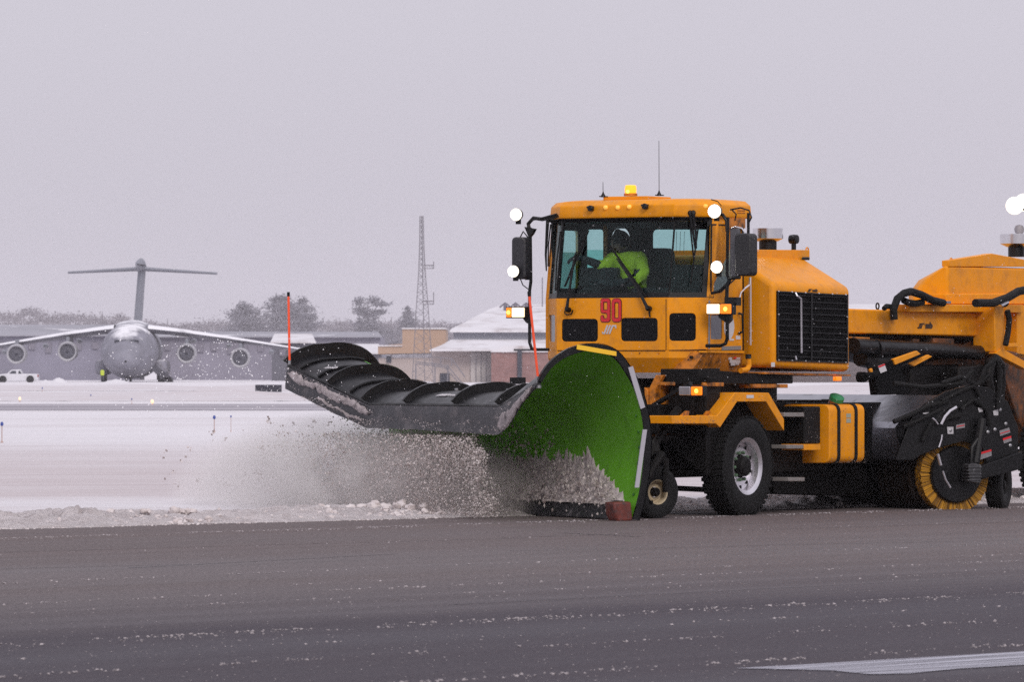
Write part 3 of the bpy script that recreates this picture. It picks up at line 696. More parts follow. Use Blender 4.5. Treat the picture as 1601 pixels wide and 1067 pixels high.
for sx in (-1, 1):
    g = G(); P = []
    for s in [i / 5 for i in range(6)]:
        xx = 10.0 * s; P.append([Vector((hx + sx * xx, Yp + 42 + xx * .45 + ch_ * (5 - 3 * s), hz + th_ * (.30 - .14 * s) - .45 * s - (.12 if sx > 0 else 0) * s)) for ch_, th_ in ((0, 0), (.1, .8), (.4, 1), (1, 0), (.4, -1), (.1, -.8), (0, 0))])
    g.grid(P, 6, 7); g.add(P[-1][:6], [list(range(6))]); g.obj('tailplane', apm_d, t, smooth=50)
g = G(); g.grid([ring(hx, Yp + 38, hz + .5, .1, .1, 16), ring(hx, Yp + 40, hz + .5, .5, .65, 16), ring(hx, Yp + 44, hz + .5, .62, .95, 16), ring(hx, Yp + 48, hz + .3, .5, .6, 16), ring(hx, Yp + 51, hz + .2, .1, .1, 16)], 5, 16); g.obj('tail_bullet', apm_d, t)
# crew stairs hanging from the airplane's left door side
t = thing('boarding_stairs', 'dark boarding stairs standing at the right side of the airplane nose', 'stairs', at(256, 598, 712)); g = G(); pl = WALL(712)
g.pxprism(pl, [(238, 572), (244, 572), (270, 592), (270, 598), (262, 598), (238, 580)], 1.2); g.pxprism(pl, rect(250, 590, 268, 597), 2.2); g.obj('stairway', M('dark_stair', (.045, .045, .06), .7), t, bevel=.05)
g = G(); g.tube([at(240, 566, 711.5), at(246, 566, 711.5), at(268, 586, 711.5)], .06, 5); g.obj('handrail', mast_m, t)
g = G()
for x in (253, 265): g.lathe(at(x, 597.5, 711), (0, 1, 0), [(.1, 0), (.38, .02), (.38, .3), (.1, .32)], 12)
g.obj('wheel', black_matt, t)
# ground crew member
def skin_body(name, joints, edges, mat, parent=None, sub=2, root=0):
    me = bpy.data.meshes.new(name); me.from_pydata([tuple(j[0]) for j in joints], edges, []); me.materials.append(mat)
    o = bpy.data.objects.new(name, me); link(o, parent); m = o.modifiers.new('skin', 'SKIN'); m.use_smooth_shade = True
    lay = me.skin_vertices[0].data if me.skin_vertices else None
    if lay is None:
        bm = bmesh.new(); bm.from_mesh(me); bm.verts.layers.skin.verify(); bm.to_mesh(me); bm.free(); lay = me.skin_vertices[0].data
    for i, j in enumerate(joints):
        r = j[1]; lay[i].radius = (r, r) if not isinstance(r, tuple) else r; lay[i].use_root = (i == root)
    s = o.modifiers.new('sub', 'SUBSURF'); s.levels = sub; s.render_levels = sub; return o
hiv = M('hi_vis_cloth', (.50, .62, .03), .8, var=.15, vscale=14, bump=.5, bscale=18)
crew_dark = M('dark_workwear', (.04, .045, .06), .8)
p = at(160, 598, 714); p.z = 0
J = [((0, 0, .95), .17), ((0, 0, 1.2), .17), ((0, 0, 1.42), .15), ((0, 0, 1.52), .065), ((0, 0, 1.6), .09), ((0, 0, 1.72), .1),
     ((-.1, 0, .9), .1), ((-.12, 0, .5), .075), ((-.12, 0, .08), .05), ((-.12, -.14, .04), .04), ((.1, 0, .9), .1), ((.12, 0, .5), .075), ((.13, 0, .08), .05), ((.13, -.14, .04), .04),
     ((-.2, 0, 1.4), .065), ((-.27, 0, 1.12), .05), ((-.26, -.08, .86), .04), ((.2, 0, 1.4), .065), ((.27, 0, 1.12), .05), ((.26, -.08, .86), .04)]
J = [((a[0] + p.x, a[1] + p.y, a[2]), r) for a, r in J]
E = [(0, 1), (1, 2), (2, 3), (3, 4), (4, 5), (0, 6), (6, 7), (7, 8), (8, 9), (0, 10), (10, 11), (11, 12), (12, 13), (2, 14), (14, 15), (15, 16), (2, 17), (17, 18), (18, 19)]
o = skin_body('person', J, E, crew_dark, sub=1); tag(o, 'distant ground crew member in a bright yellow vest by the airplane nose', 'person')
g = G(); g.lathe(p + Vector((0, 0, .85)), (0, 0, 1), [(.24, 0), (.25, .3), (.26, .55), (.12, .68)], 14); g.obj('vest', hiv, o)
# pickup truck, seen from its side, nose to the left
t = thing('pickup_truck', 'white pickup truck parked among snow heaps left of the airplane', 'pickup', at(28, 598, 700)); pl = WALL(700.)
wht = M('white_car_paint', (.62, .62, .66), .3, coat=.3, var=.03)
g = G(); g.pxprism(pl, [(-12, 595), (-12, 588.5), (-8, 586.5), (10, 584.5), (60, 585.2), (60.5, 594.5), (52, 596), (10, 597)], 1.9); g.obj('body', wht, t, bevel=.08)
g = G(); g.pxprism(pl, [(10, 585.2), (17.5, 578.6), (31, 578), (32.5, 580), (35, 585.6)], 1.7, n=-.08); g.obj('cab', wht, t, bevel=.08)
g = G(); g.pxprism(pl, [(13, 585.4), (18.5, 580.4), (25, 580.2), (25, 585.4)], .03, n=-.04); g.pxprism(pl, [(28.5, 585), (29, 580), (31.5, 580), (34, 585)], .03, n=-.04); g.obj('window', k_win, t)
for x in (4, 47):
    g = G(); g.lathe(at(x, 593.6, 699.8), (0, 1, 0), [(.1, 0), (.47, .02), (.47, .25), (.1, .27)], 18); w_ = g.obj('wheel', rubber, t)
g = G(); g.pxprism(pl, rect(58.5, 586, 60.2, 590), .3, n=.02); g.obj('taillight', M('tail_light_red', (.25, .02, .02), .4), t)
# snow heaps near the airplane
for (px, py, rx, rz, lab) in ((92, 598, 14, 8, 'taller snow heap beside the pickup truck'), (182, 599, 22, 5, 'low snow heap in front of the airplane nose'), (72, 599, 10, 4, 'small snow heap right behind the pickup tail')):
    c = at(px, py, 690); k = 690 / F; g = G(); P = []
    for i in range(24):
        a = i / 24 * 6.283; row = []
        for j in range(8):
            r = j / 7; d = Vector((math.cos(a) * r, math.sin(a) * r, 0)); h = rz * k * (1 - r ** 1.6) * (1 + .5 * mnoise.noise(Vector((d.x * 3, d.y * 3, px))))
            row.append(Vector((c.x + d.x * rx * k, c.y + d.y * 3, -.02 + h)))
        P.append(row)
    g.grid(P, 24, 8, closed_u=True); tag(g.obj('snow_heap', snow_m), lab, 'snow heap', 'snow heaps by the airplane')
# ================================================================== the plow truck
truck = thing('plow_truck', 'big yellow airport snow plow truck numbered 90 with green faced plow and broom', 'snow plow', T(1.5, 1.2, 0))
# ---- cab shell
AF, AS, AR, BL_, BR_, BF0, BF1 = -.81, -.50, .18, .20, 2.30, .545, 1.99
TILT = .13
def zpx(py, Y=62.2): return CAMH + (HY - py) * Y / F
Zs, Zt, Zb, Zk = zpx(466), zpx(338), zpx(548), zpx(583)
def lean(z): return TILT * max(0, (z - Zs)) / (Zt - Zs)
PF = FRONT(AF)
PWS = Plane(T(AF, 0, Zs), NEAR, T(AF + TILT, 0, Zt) - T(AF, 0, Zs))
def bev(b0, a0, b1, a1, z0=Zs, tilt=0): # plane with origin at first corner, U toward image right
    return Plane(T(a0, b0, z0), T(a1, b1, z0) - T(a0, b0, z0), Vector((0, 0, 1)) if not tilt else (T(a0 + TILT, b0, Zt) - T(a0, b0, Zs)))
PBR, PBL = bev(BF0, AF, BL_, AS), bev(BR_, AS, BF1, AF)
PBRt, PBLt = bev(BF0, AF, BL_, AS, tilt=1), bev(BR_, AS, BF1, AF, tilt=1)
PS = SIDE(BL_); PSR = SIDE(BR_); PBACK = FRONT(AR)
def q2(pl, p): h = p - pl.O; return (h.dot(pl.U), h.dot(pl.V))
def quad(pl, b0, a0, b1, a1, z0, z1, t0=0, t1=0): return [q2(pl, T(a0 + t0, b0, z0)), q2(pl, T(a1 + t0, b1, z0)), q2(pl, T(a1 + t1, b1, z1)), q2(pl, T(a0 + t1, b0, z1))]
body = thing
holesF = [rpoly(PX(PF, rect(878, 499, 934.5, 534.5)), .05), rpoly(PX(PF, rect(970.5, 497.5, 1028, 534)), .05)]
cabp = plate('cab', PF, quad(PF, BF1, AF, BF0, AF, Zb, Zs), holesF, .03, yellow, truck, bev=.004)
def cabplate(nm, *a, **k): return plate(nm, *a, **k)
plate('corner_panel', PBR, quad(PBR, BF0, AF, BL_, AS, Zb, Zs), [rpoly(PX(PBR, rect(1046.5, 490, 1088, 533.5)), .05)], .03, yellow, cabp, bev=.004)
plate('corner_panel', PBL, quad(PBL, BR_, AS, BF1, AF, Zb, Zs), [rpoly(PX(PBL, rect(858.5, 493, 867.5, 535)), .03)], .03, yellow, cabp, bev=.004)
for pl, r_ in ((PF, rect(877, 498, 935.5, 535.5)), (PF, rect(969.5, 496.5, 1029, 535)), (PBR, rect(1045.5, 489, 1089, 534.5))):
    plate('lower_window', pl, rpoly(PX(pl, r_), .055), [], .006, dark_glass, cabp, n=-.012)
plate('lower_window', PBL, rpoly(PX(PBL, rect(857.5, 492, 868, 536)), .03), [], .006, grey_glass, cabp, n=-.012)
# door side, with slanted front edge
def side_outline(pl, z0=Zb, z1=Zt): return [q2(pl, T(AS, 0, z0)), q2(pl, T(AR, 0, z0)), q2(pl, T(AR, 0, z1)), q2(pl, T(AS + TILT, 0, z1)), q2(pl, T(AS, 0, Zs))]
hole_up = rpoly(PX(PS, [(1113, 352), (1160, 354), (1160, 424), (1147, 437), (1127, 456), (1112, 457)]), .03)
hole_lo = rpoly(PX(PS, rect(1111.5, 493, 1129.5, 531)), .03)
door = plate('door', PS, side_outline(PS), [hole_up, hole_lo], .03, yellow, truck, bev=.004)
plate('side_window', PS, rpoly(PX(PS, [(1112, 350), (1161, 352), (1161, 426), (1147, 439), (1127, 458), (1111, 459)]), .03), [hole_up], .012, black, door, n=.006)
plate('side_glass', PS, PX(PS, [(1112.5, 351), (1160.5, 353), (1160.5, 425), (1147, 438), (1127, 457), (1111.5, 458)]), [], .006, glassm, door, n=-.014)
plate('lower_door_window', PS, rpoly(PX(PS, rect(1110.5, 492, 1130.5, 532)), .03), [], .006, grey_glass, door, n=-.01)
g = G(); c0 = PS.hit(1139, 512); pts = [PS.hit(1139.5 + 8 * math.cos(a), 511 + 19.5 * math.sin(a)) for a in [i * math.pi / 12 for i in range(24)]]
g.prism([p + PS.N * .005 for p in pts], -PS.N * .004); g.obj('oval_decal', white_decal, door)
g = G(); g.tube([PS.hit(1153, 490) + PS.N * .01, PS.hit(1154.5, 492) + PS.N * .05, PS.hit(1155, 519) + PS.N * .05, PS.hit(1153.5, 522) + PS.N * .01], .014, 8); g.obj('door_handle', black, door)
g = G(); g.tube([PS.hit(1107.5, 470) + PS.N * .01, PS.hit(1107, 546) + PS.N * .01], .008, 6); g.tube([PS.hit(1109, 470) + PS.N * .006, PS.hit(1109, 546) + PS.N * .006], .004, 6, 0); g.obj('hinge', steel, door)
g = G()
for r_ in ((1150, 525, 1157, 531), (1140, 530, 1147, 533)): g.pxprism(PS, rect(*r_), .003, n=.005)
g.obj('sticker', white_decal, door)
text('door_lettering', '2106', PS, PS.uv(1108.5, 466), .035, M('faded_lettering', (.16, .08, .02), .5), door, n=.004)
# far side wall and back wall with window openings
fh = [(a, z) for a, z in ((-.33, Zs + .12), (.12, Zs + .12), (.12, Zt - .13), (-.26, Zt - .13))]
plate('far_door', PSR, side_outline(PSR), [rpoly([q2(PSR, T(a, 0, z)) for a, z in fh], .05)], .03, yellow, truck)
plate('inner_lining', PSR, side_outline(PSR), [rpoly([q2(PSR, T(a, 0, z)) for a, z in fh], .05)], .01, black_matt, truck, n=.015)
plate('inner_lining', PS, side_outline(PS), [hole_up, hole_lo], .01, black_matt, truck, n=-.034)
round_hole = PX(PBACK, [(969.5 + 15 * math.cos(k * math.pi / 12), 372 + 17 * math.sin(k * math.pi / 12)) for k in range(24)])
bw = plate('back_wall', PBACK, quad(PBACK, BR_, AR, BL_, AR, Zb, Zt), [rpoly(PX(PBACK, rect(1019, 359, 1152, 432)), .06), rpoly(PX(PBACK, [(916, 359), (943, 359), (943, 446), (916, 446)]), .04), round_hole], .03, black_matt, truck)
plate('rear_glass', PBACK, PX(PBACK, rect(1018, 358, 1153, 433)), [], .006, glass_far, bw, n=-.03)
pl_ = PBACK; plate('rear_glass', PBACK, PX(PBACK, rect(914, 358, 944, 447)), [], .006, glass_far, bw, n=-.03)
plate('sliding_pane', PBACK, PX(PBACK, rect(914, 391, 944, 447)), [], .006, glass_low, bw, n=.01)
plate('far_glass', PSR, [q2(PSR, T(a, 0, z)) for a, z in ((-.36, Zs + .08), (.24, Zs + .08), (.24, Zt - .1), (-.28, Zt - .1))], [], .006, glass_far, bw, n=.02)
plate('sliding_pane', PSR, [q2(PSR, T(a, 0, z)) for a, z in ((-.36, Zs + .08), (.24, Zs + .08), (.24, Zs + .52), (-.3, Zs + .52))], [], .006, glass_low, bw, n=.04)
g = G(); g.pxprism(FRONT(AR - .02), rect(943, 352, 949, 450), .04); g.obj('rear_post', yellow_dirty, truck)
# windshield: black gasket frame + glass, three panes
wf = plate('windshield', PWS, quad(PWS, BF1 - .0, AF, BF0, AF, Zs, Zt, 0, TILT), [quad(PWS, BF1 - .02, AF, BF0 + .005, AF, Zs + .055, Zt - .06, lean(Zs + .055), lean(Zt - .06))], .03, black, truck)
plate('corner_frame', PBRt, quad(PBRt, BF0, AF, BL_ + .0, AS, Zs, Zt, 0, TILT), [quad(PBRt, BF0 - .006, AF + .006, BL_ + .07, AS - .07, Zs + .055, Zt - .06, lean(Zs + .055), lean(Zt - .06))], .03, black, wf)
plate('corner_frame', PBLt, quad(PBLt, BR_, AS, BF1, AF, Zs, Zt, 0, TILT), [quad(PBLt, BR_ - .04, AS - .04, BF1 + .04, AF + .04, Zs + .055, Zt - .06, lean(Zs + .055), lean(Zt - .06))], .03, black, wf)
plate('glass_pane', PWS, quad(PWS, BF1, AF, BF0, AF, Zs + .02, Zt - .02, lean(Zs + .02), lean(Zt - .02)), [], .005, glassm, wf, n=-.012)
plate('glass_pane', PBRt, quad(PBRt, BF0, AF, BL_ + .03, AS - .03, Zs + .02, Zt - .02, lean(Zs + .02), lean(Zt - .02)), [], .005, glassm, wf, n=-.012)
plate('glass_pane', PBLt, quad(PBLt, BR_ - .02, AS - .02, BF1, AF, Zs + .02, Zt - .02, lean(Zs + .02), lean(Zt - .02)), [], .005, grey_glass if False else glassm, wf, n=-.012)
g = G(); g.tube([T(AF + lean(Zs + .03), BF0, Zs + .03) , T(AF + lean(Zt - .03), BF0, Zt - .03)], .006, 6); g.obj('glass_seam', rubber, wf)
# yellow pillars at the door corner
g = G()
for b_ in (BL_, BR_):
    s = 1 if b_ == BL_ else -1
    g.prism([T(AS - .035, b_ + s * .035, Zs), T(AS - .035 + TILT, b_ + s * .035, Zt), T(AS + TILT + .01, b_ - s * .012, Zt), T(AS + .01, b_ - s * .012, Zs)], REAR * .03)
g.obj('pillar', yellow, cabp, bevel=.008)
# floor, skirt, dark underside, inner lining
g = G(); g.prism([T(AF + .02, BF1, Zb), T(AF + .02, BF0, Zb), T(AS, BL_ + .02, Zb), T(AR, BL_ + .02, Zb), T(AR, BR_ - .02, Zb), T(AS, BR_ - .02, Zb)], (0, 0, .03)); g.obj('floor', black_matt, cabp)
def foot(o=0.0):   # footprint ring grown by o
    return [(AF - o, BF1 + .4 * o), (AF - o, BF0 - .4 * o), (AS - .4 * o, BL_ - o), (AR - .02 + o * .3, BL_ - o), (AR - .02 + o * .3, BR_ + o), (AS - .4 * o, BR_ + o)]
g = G()   # tapered skirt below the cab
r0 = [(AF + .004, BF1), (AF + .004, BF0 + .0), (AS - .1, BL_ + .14), (AR, BL_ + .14), (AR, BR_), (AS, BR_)]
r1 = [(AF + .10, BF1 - .08), (AF + .10, BF0 + .06), (AS, BL_ + .2), (AR, BL_ + .2), (AR, BR_ - .1), (AS, BR_ - .1)]
zm = zpx(560)
rings = [[T(a, b, Zb) for a, b in r0], [T(a, b, zm) for a, b in r0], [T(a, b, Zk) for a, b in r1]]
vs = [p for r in rings for p in r]; n = 6; fs = [(i * n + k, i * n + (k + 1) % n, (i + 1) * n + (k + 1) % n, (i + 1) * n + k) for i in range(2) for k in range(n)] + [list(range(12, 18))]
g.add(vs, fs); g.obj('front_skirt', yellow, cabp, smooth=0)
g = G(); sk = [PS.hit(*p) for p in ((1101, 551), (1163, 551))]; sk2 = [SIDE(BL_ + .09).hit(*p) for p in ((1158, 583), (1083, 578))]
g.prism([sk[0], sk[1], sk2[0], sk2[1]], REAR * .0 + Vector((-NEAR.x, -NEAR.y, 0)) * .25); g.obj('door_skirt', yellow_dirty, door, bevel=.006)
g = G(); g.pxprism(PS, [(1098, 549), (1163, 549), (1163, 553), (1098, 552)], .06, n=.01); g.obj('door_sill', yellow, door, bevel=.004)
g = G(); g.pxprism(PS, [(1128, 542), (1158, 541), (1158, 547), (1128, 548)], .01, n=.008); g.obj('step_pad', galv, door)
# crest-like sticker on the door skirt
g = G(); pk = SIDE(BL_ + .035)
for r_ in ((1138, 559, 1143, 563), (1149, 558, 1156, 562), (1140, 563, 1156, 568), (1142, 568, 1148, 572), (1149, 568, 1154, 571)): g.pxprism(pk, rect(*r_), .01, n=.012)
g.obj('crest_decal', silver, door); g = G(); g.pxprism(pk, rect(1146, 558.5, 1150, 561), .01, n=.014); g.obj('crest_stripe', red, door)
# ---- roof cap
g = G(); zt = Zt - .02; H1, H2 = zpx(321), zpx(312)
rr = [[T(a, b, z) for a, b in foot(o)] for o, z in ((.0, zt), (.035, zt + .0), (.045, zt + .03), (.035, H1), (-.02, H2 - .012), (-.12, H2), (-.25, H2 + .01))]
def leanring(r): return [p + REAR * TILT for p in r]
rr = [leanring(r) for r in rr]
vs = [p for r in rr for p in r]; n = 6; fs = [(i * n + k, i * n + (k + 1) % n, (i + 1) * n + (k + 1) % n, (i + 1) * n + k) for i in range(len(rr) - 1) for k in range(n)] + [list(range(n)), list(range(len(vs) - n, len(vs)))]
g.add(vs, fs); roof = g.obj('roof', yellow, truck, smooth=40, bevel=.03, bseg=3)
g = G(); g.prism([T(a, b, zt - .012) for a, b in foot(-.03)], (0, 0, .01)); g.obj('headliner', black_matt, roof)
PRs = SIDE(BL_ - .045)
g = G(); g.pxprism(PRs, [(1140, 341), (1166, 341), (1166, 357), (1140, 356)], .2, n=-.002)
for y in (328, 332): g.pxprism(PRs, rect(1153, y, 1165, y + 2), .01, n=.004)
g.obj('side_vent', yellow_dirty, roof, bevel=.006)
PRf = FRONT(AF - .045 + TILT); PRt = FRONT(AF + .35)
for (x, y, pl) in ((947, 324.5, PRf), (966, 324.5, PRf), (984, 323.5, PRf), (1103, 322.5, FRONT(AS + .02)), (874.5, 328, FRONT(AS - .02))):
    g = G(); c = pl.hit(x, y); M_ = Matrix.Translation(c + pl.N * .004); g.lathe(c, pl.N, [(.024, -.03), (.024, .01), (.014, .022), (0, .026)], 16); g.obj('clearance_light', M('clearance_lens', (.9, .45, .05), .3, em=(1, .5, .1), es=.5) if x == 947 else bpy.data.materials['clearance_lens'], roof)
for (x, y) in ((926, 326), (1011, 323)):
    g = G(); c = PRf.hit(x, y); g.box(-.012, .018, -.06, .02, -.025, .025, Matrix.Translation(c) @ Matrix.Rotation(-.57, 4, 'Z')); g.lathe(c, PRf.N, [(.03, .01), (.034, .05), (.02, .06)], 12); g.tube([c + PRf.N * .03, c + PRf.N * .04 + NEAR * -.045 + UP * .015], .012, 8); g.obj('washer_nozzle', black, roof)
g = G(); g.pxprism(PRt, [(943, 307.5), (1012, 306.5), (1012, 312), (943, 313)], .5); rack = g.obj('roof_rack', yellow, roof, bevel=.005)
bc = FRONT(AF + .6).hit(986, 306.5)
g = G(); g.lathe(bc, UP, [(.075, 0), (.075, .025), (.068, .03)], 24); bea = g.obj('beacon', yellow_dirty, roof)
beac_m = M('lit_beacon_dome', (1, .35, .02), .25, em=(1, .33, .01), es=1.4)
g = G(); g.lathe(bc + UP * .028, UP, [(.063, 0), (.066, .04), (.060, .085), (.045, .093), (0, .095)], 28); g.obj('beacon_dome', beac_m, bea)
g = G(); g.lathe(bc + UP * .05, PRf.N, [(.0, .055), (.022, .062), (.014, .067), (0, .068)], 12); g.obj('beacon_bulb', lamp_bulb, bea)
for (x, y0, y1, r_) in ((943, 307, 285, .003), (1030.5, 305, 220, .0028)):
    g = G(); c = PRt.hit(x, y0); g.lathe(c, UP, [(.028, -.01), (.024, .01), (.012, .03), (.006, .05)], 12); g.tube([c, PRt.hit(x - .3, y1)], [r_ * 1.4, r_], 6)
    g.tube([c + NEAR * -.05, c, c + NEAR * .06 - UP * .005], .006, 6); g.obj('antenna', black, roof)
# cables on the roof corner
g = G(); pl = FRONT(AS - .05)
g.tube([pl.hit(*p) for p in ((1064, 321), (1070, 318.5), (1082, 321), (1084, 328))], .010, 8); g.pxprism(pl, [(1070, 326), (1084, 325), (1086, 331), (1080, 338), (1073, 336)], .05)
g.tube([pl.hit(*p) for p in ((1112, 312), (1122, 315), (1128, 322))], .006, 6)
g.obj('wiper_motor', black, roof)
g = G(); pl = FRONT(AS + .1); g.tube([pl.hit(*p) for p in ((1142, 328), (1158, 325), (1171, 329), (1175, 340), (1169, 352))], .009, 8); g.tube([pl.hit(*p) for p in ((1145, 329), (1151, 335), (1149, 345))], .008, 8); g.tube([pl.hit(1170, 333), pl.hit(1170, 365)], .016, 8); g.obj('cable', black, roof)
# ---- wipers (arms + blades)
def wiper(pts, blade, pl, off=.05):
    g = G(); P = [pl.hit(*p) + pl.N * off for p in pts]; g.tube(P, [.020] + [.013] * (len(P) - 2) + [.008], 8); g.lathe(P[0] - pl.N * off, pl.N, [(.03, 0), (.03, off), (.018, off + .02)], 12); w_ = g.obj('wiper_arm', black, wf)
    g = G(); A, B = [pl.hit(*p) + pl.N * (off - .02) for p in blade]; g.tube([A, A.lerp(B, .5) + pl.N * .012, B], .0085, 6); g.tube([A - pl.N * .015, B - pl.N * .015], .006, 6); g.obj('wiper_blade', rubber, w_)
wiper([(890, 485), (893, 462), (902, 403), (905, 395)], [(885, 449), (922, 361)], PWS)
wiper([(1016, 483), (1000, 452), (982, 426), (968, 406)], [(956, 386), (1012, 464)], PWS)
wiper([(1078, 334), (1083, 370), (1086, 395)], [(1078, 352), (1084, 408)], PBRt)
wiper([(1082, 334), (1086, 365), (1087, 390)], [(1091, 352), (1078, 446)], PBRt, .07)
wiper([(870, 348), (869, 390), (871, 415)], [(879, 362), (871, 455)], PBLt, .04)
wiper([(870, 345), (867, 400), (868, 425)], [(872, 352), (868, 418)], PBLt, .10)
g = G(); pl = PF; g.tube([pl.hit(*p) + pl.N * .03 for p in ((887, 480), (885, 490), (889, 493), (896, 491), (898, 485))], .008, 6); g.tube([PF.hit(1016, 483) + PF.N * .02, PF.hit(1017, 496) + PF.N * .01], .01, 6); g.obj('washer_hose', black, wf)
# panel seams, bolts
g = G(); sm = lambda pl, a, b_: g.tube([pl.hit(*a) + pl.N * .001, pl.hit(*b_) + pl.N * .001], .0045, 5)
sm(PF, (872, 548.5), (1040, 548.5)); sm(PF, (1041.5, 468), (1041.5, 547)); sm(PBR, (1046, 548.2), (1104, 547)); sm(PS, (1106, 549), (1163, 549)); g.obj('panel_seam', M('dark_seam_gap', (.05, .018, .003), .8), cabp)  # thin dark tubes drawn along the panel joints
for x in (892, 925, 958, 1000, 1030):
    g = G(); g.lathe(PF.hit(x, 552.5), PF.N, [(.009, 0), (.007, .006), (0, .007)], 8); g.obj('panel_bolt', yellow_dirty, cabp)
# ---- number and emblem
k_ = .004
for s, x0, x1 in (('9', 939.5, 954.5), ('0', 957, 972)):
    u0, v0 = PF.uv(x0, 504); u1, v1 = PF.uv(x1, 467); W_, H_ = u1 - u0, v1 - v0
    def num(e, nm, mat, n):
        X = lambda a: u0 + a * W_; Y = lambda a: v0 + a * H_
        if s == '0':
            out_ = rpoly([(X(0) - e, Y(0) - e), (X(1) + e, Y(0) - e), (X(1) + e, Y(1) + e), (X(0) - e, Y(1) + e)], .050 + e); hole = rpoly([(X(.31) + e, Y(.17) + e), (X(.69) - e, Y(.17) + e), (X(.69) - e, Y(.83) - e), (X(.31) + e, Y(.83) - e)], .012)
        else:
            out_ = rpoly([(X(0) - e, Y(.38) - e), (X(0) - e, Y(1) + e), (X(1) + e, Y(1) + e), (X(1) + e, Y(0) - e), (X(0) - e, Y(0) - e), (X(0) - e, Y(.29) + e), (X(.31) + e, Y(.29) + e), (X(.31) + e, Y(.15) + e), (X(.69) - e, Y(.15) + e), (X(.69) - e, Y(.38) - e)], .034 + e); hole = rpoly([(X(.31) + e, Y(.52) + e), (X(.69) - e, Y(.52) + e), (X(.69) - e, Y(.85) - e), (X(.31) + e, Y(.85) - e)], .010)
        plate(nm, PF, out_, [hole], .003, mat, cabp, n=n)
    num(.0035, 'numeral_outline', dark_red, .005); num(-.004, 'numeral', red, .009)
def emblem(pl, x, y, w_, h_, mat, parent, n=.005):
    """three slanted bars, hooked at the first foot and the last head"""
    g = G(); k = [[(0, .25), (.10, .25), (.12, .05), (.34, 1.0), (.46, 1.0), (.22, 0), (.06, 0)], [(.28, 0), (.40, 0), (.64, 1), (.52, 1)], [(.46, 0), (.58, 0), (.78, .82), (.92, .82), (.92, .62), (1.0, .62), (1.0, 1), (.70, 1)]]
    for poly in k: g.pxprism(pl, [(x + a * w_, y - b_ * h_) for a, b_ in poly], .003, n=n)
    return g.obj('emblem', mat, parent, smooth=0)
emblem(PF, 941, 522.5, 23, 14, silver, cabp)
# ---- mirrors and lamp arms
def tubep(g, pl, pts, r, off=0, n=8): return g.tube([pl.hit(*p) + pl.N * off for p in pts], r, n)
PLm = FRONT(-.8); PRm = FRONT(-.62)
g = G(); tubep(g, PLm, ((872, 338), (848, 343), (834, 341), (826, 350), (829, 368)), .022); tubep(g, PLm, ((872, 335), (850, 341), (832, 344)), .012, .02)
tubep(g, PLm, ((829, 356), (830, 440), (828, 455), (828, 536), (831, 545), (838, 547), (858, 547)), .018)
g.pxprism(PLm, [(822, 355), (838, 358), (834, 366), (829, 372)], .05, n=.03); g.pxprism(PLm, rect(823, 432, 831, 438), .04, n=.03); g.pxprism(PLm, [(818, 497), (831, 497), (831, 508), (824, 505)], .04, n=.02)
tubep(g, PLm, ((815, 436), (819, 446), (827, 452)), .006, .02); tubep(g, PLm, ((813, 372), (818, 362), (826, 372)), .008)
arml = g.obj('mirror_arm', black, truck)
def rbox(g, pl, r_, th, n, rad=.04): g.prism([pl.at(u, v, n) for u, v in rpoly(PX(pl, rect(*r_)), rad, 5)], -pl.N * th)
g = G(); rbox(g, PLm, (808.5, 371, 830, 437), .14, .12, .055); ml = g.obj('mirror', M('textured_black', (.02, .02, .025), .5, bump=.5, bscale=30), truck, bevel=.02)
g = G(); tubep(g, PRm, ((1112, 334), (1130, 336), (1136, 345), (1137, 362)), .020); tubep(g, PRm, ((1138, 340), (1137, 430), (1141, 440), (1137, 448)), .018)
tubep(g, PRm, ((1137, 445), (1136, 470), (1137, 500), (1137, 530), (1134, 538), (1126, 541), (1104, 541)), .020)
tubep(g, PRm, ((1112, 459), (1124, 456), (1137, 445), (1141, 437)), .016); tubep(g, PRm, ((1140, 436), (1152, 434), (1157, 434)), .02)
g.pxprism(PRm, rect(1134, 465, 1153, 478), .10, n=.02); g.pxprism(PRm, [(1124, 492), (1143, 492), (1143, 501), (1137, 507), (1133, 503), (1124, 497)], .05, n=.01)
g.obj('mirror_arm', black, truck)
g = G(); rbox(g, PRm, (1154.5, 365, 1180, 432), .16, .09, .055); m2 = g.obj('mirror', M('textured_black_b', (.012, .012, .014), .5, bump=.4, bscale=30), truck, bevel=.02)
g = G(); rbox(g, PRm, (1141, 357, 1155, 433), .04, .0, .03); g.obj('flat_mirror', M('grey_mirror_back', (.075, .075, .085), .4), truck, bevel=.008)
g = G(); tubep(g, PRm, ((1143, 357), (1149, 354.5), (1160, 357), (1166, 365)), .008); g.obj('mirror_bracket', chrome, m2)
g = G(); tubep(g, PS, ((1169.5, 438), (1169.5, 540)), .016, .03); tubep(g, PS, ((1167, 434), (1166, 446), (1158, 452), (1152, 458), (1150, 466)), .013, .05); g.obj('grab_rail', chrome, truck)
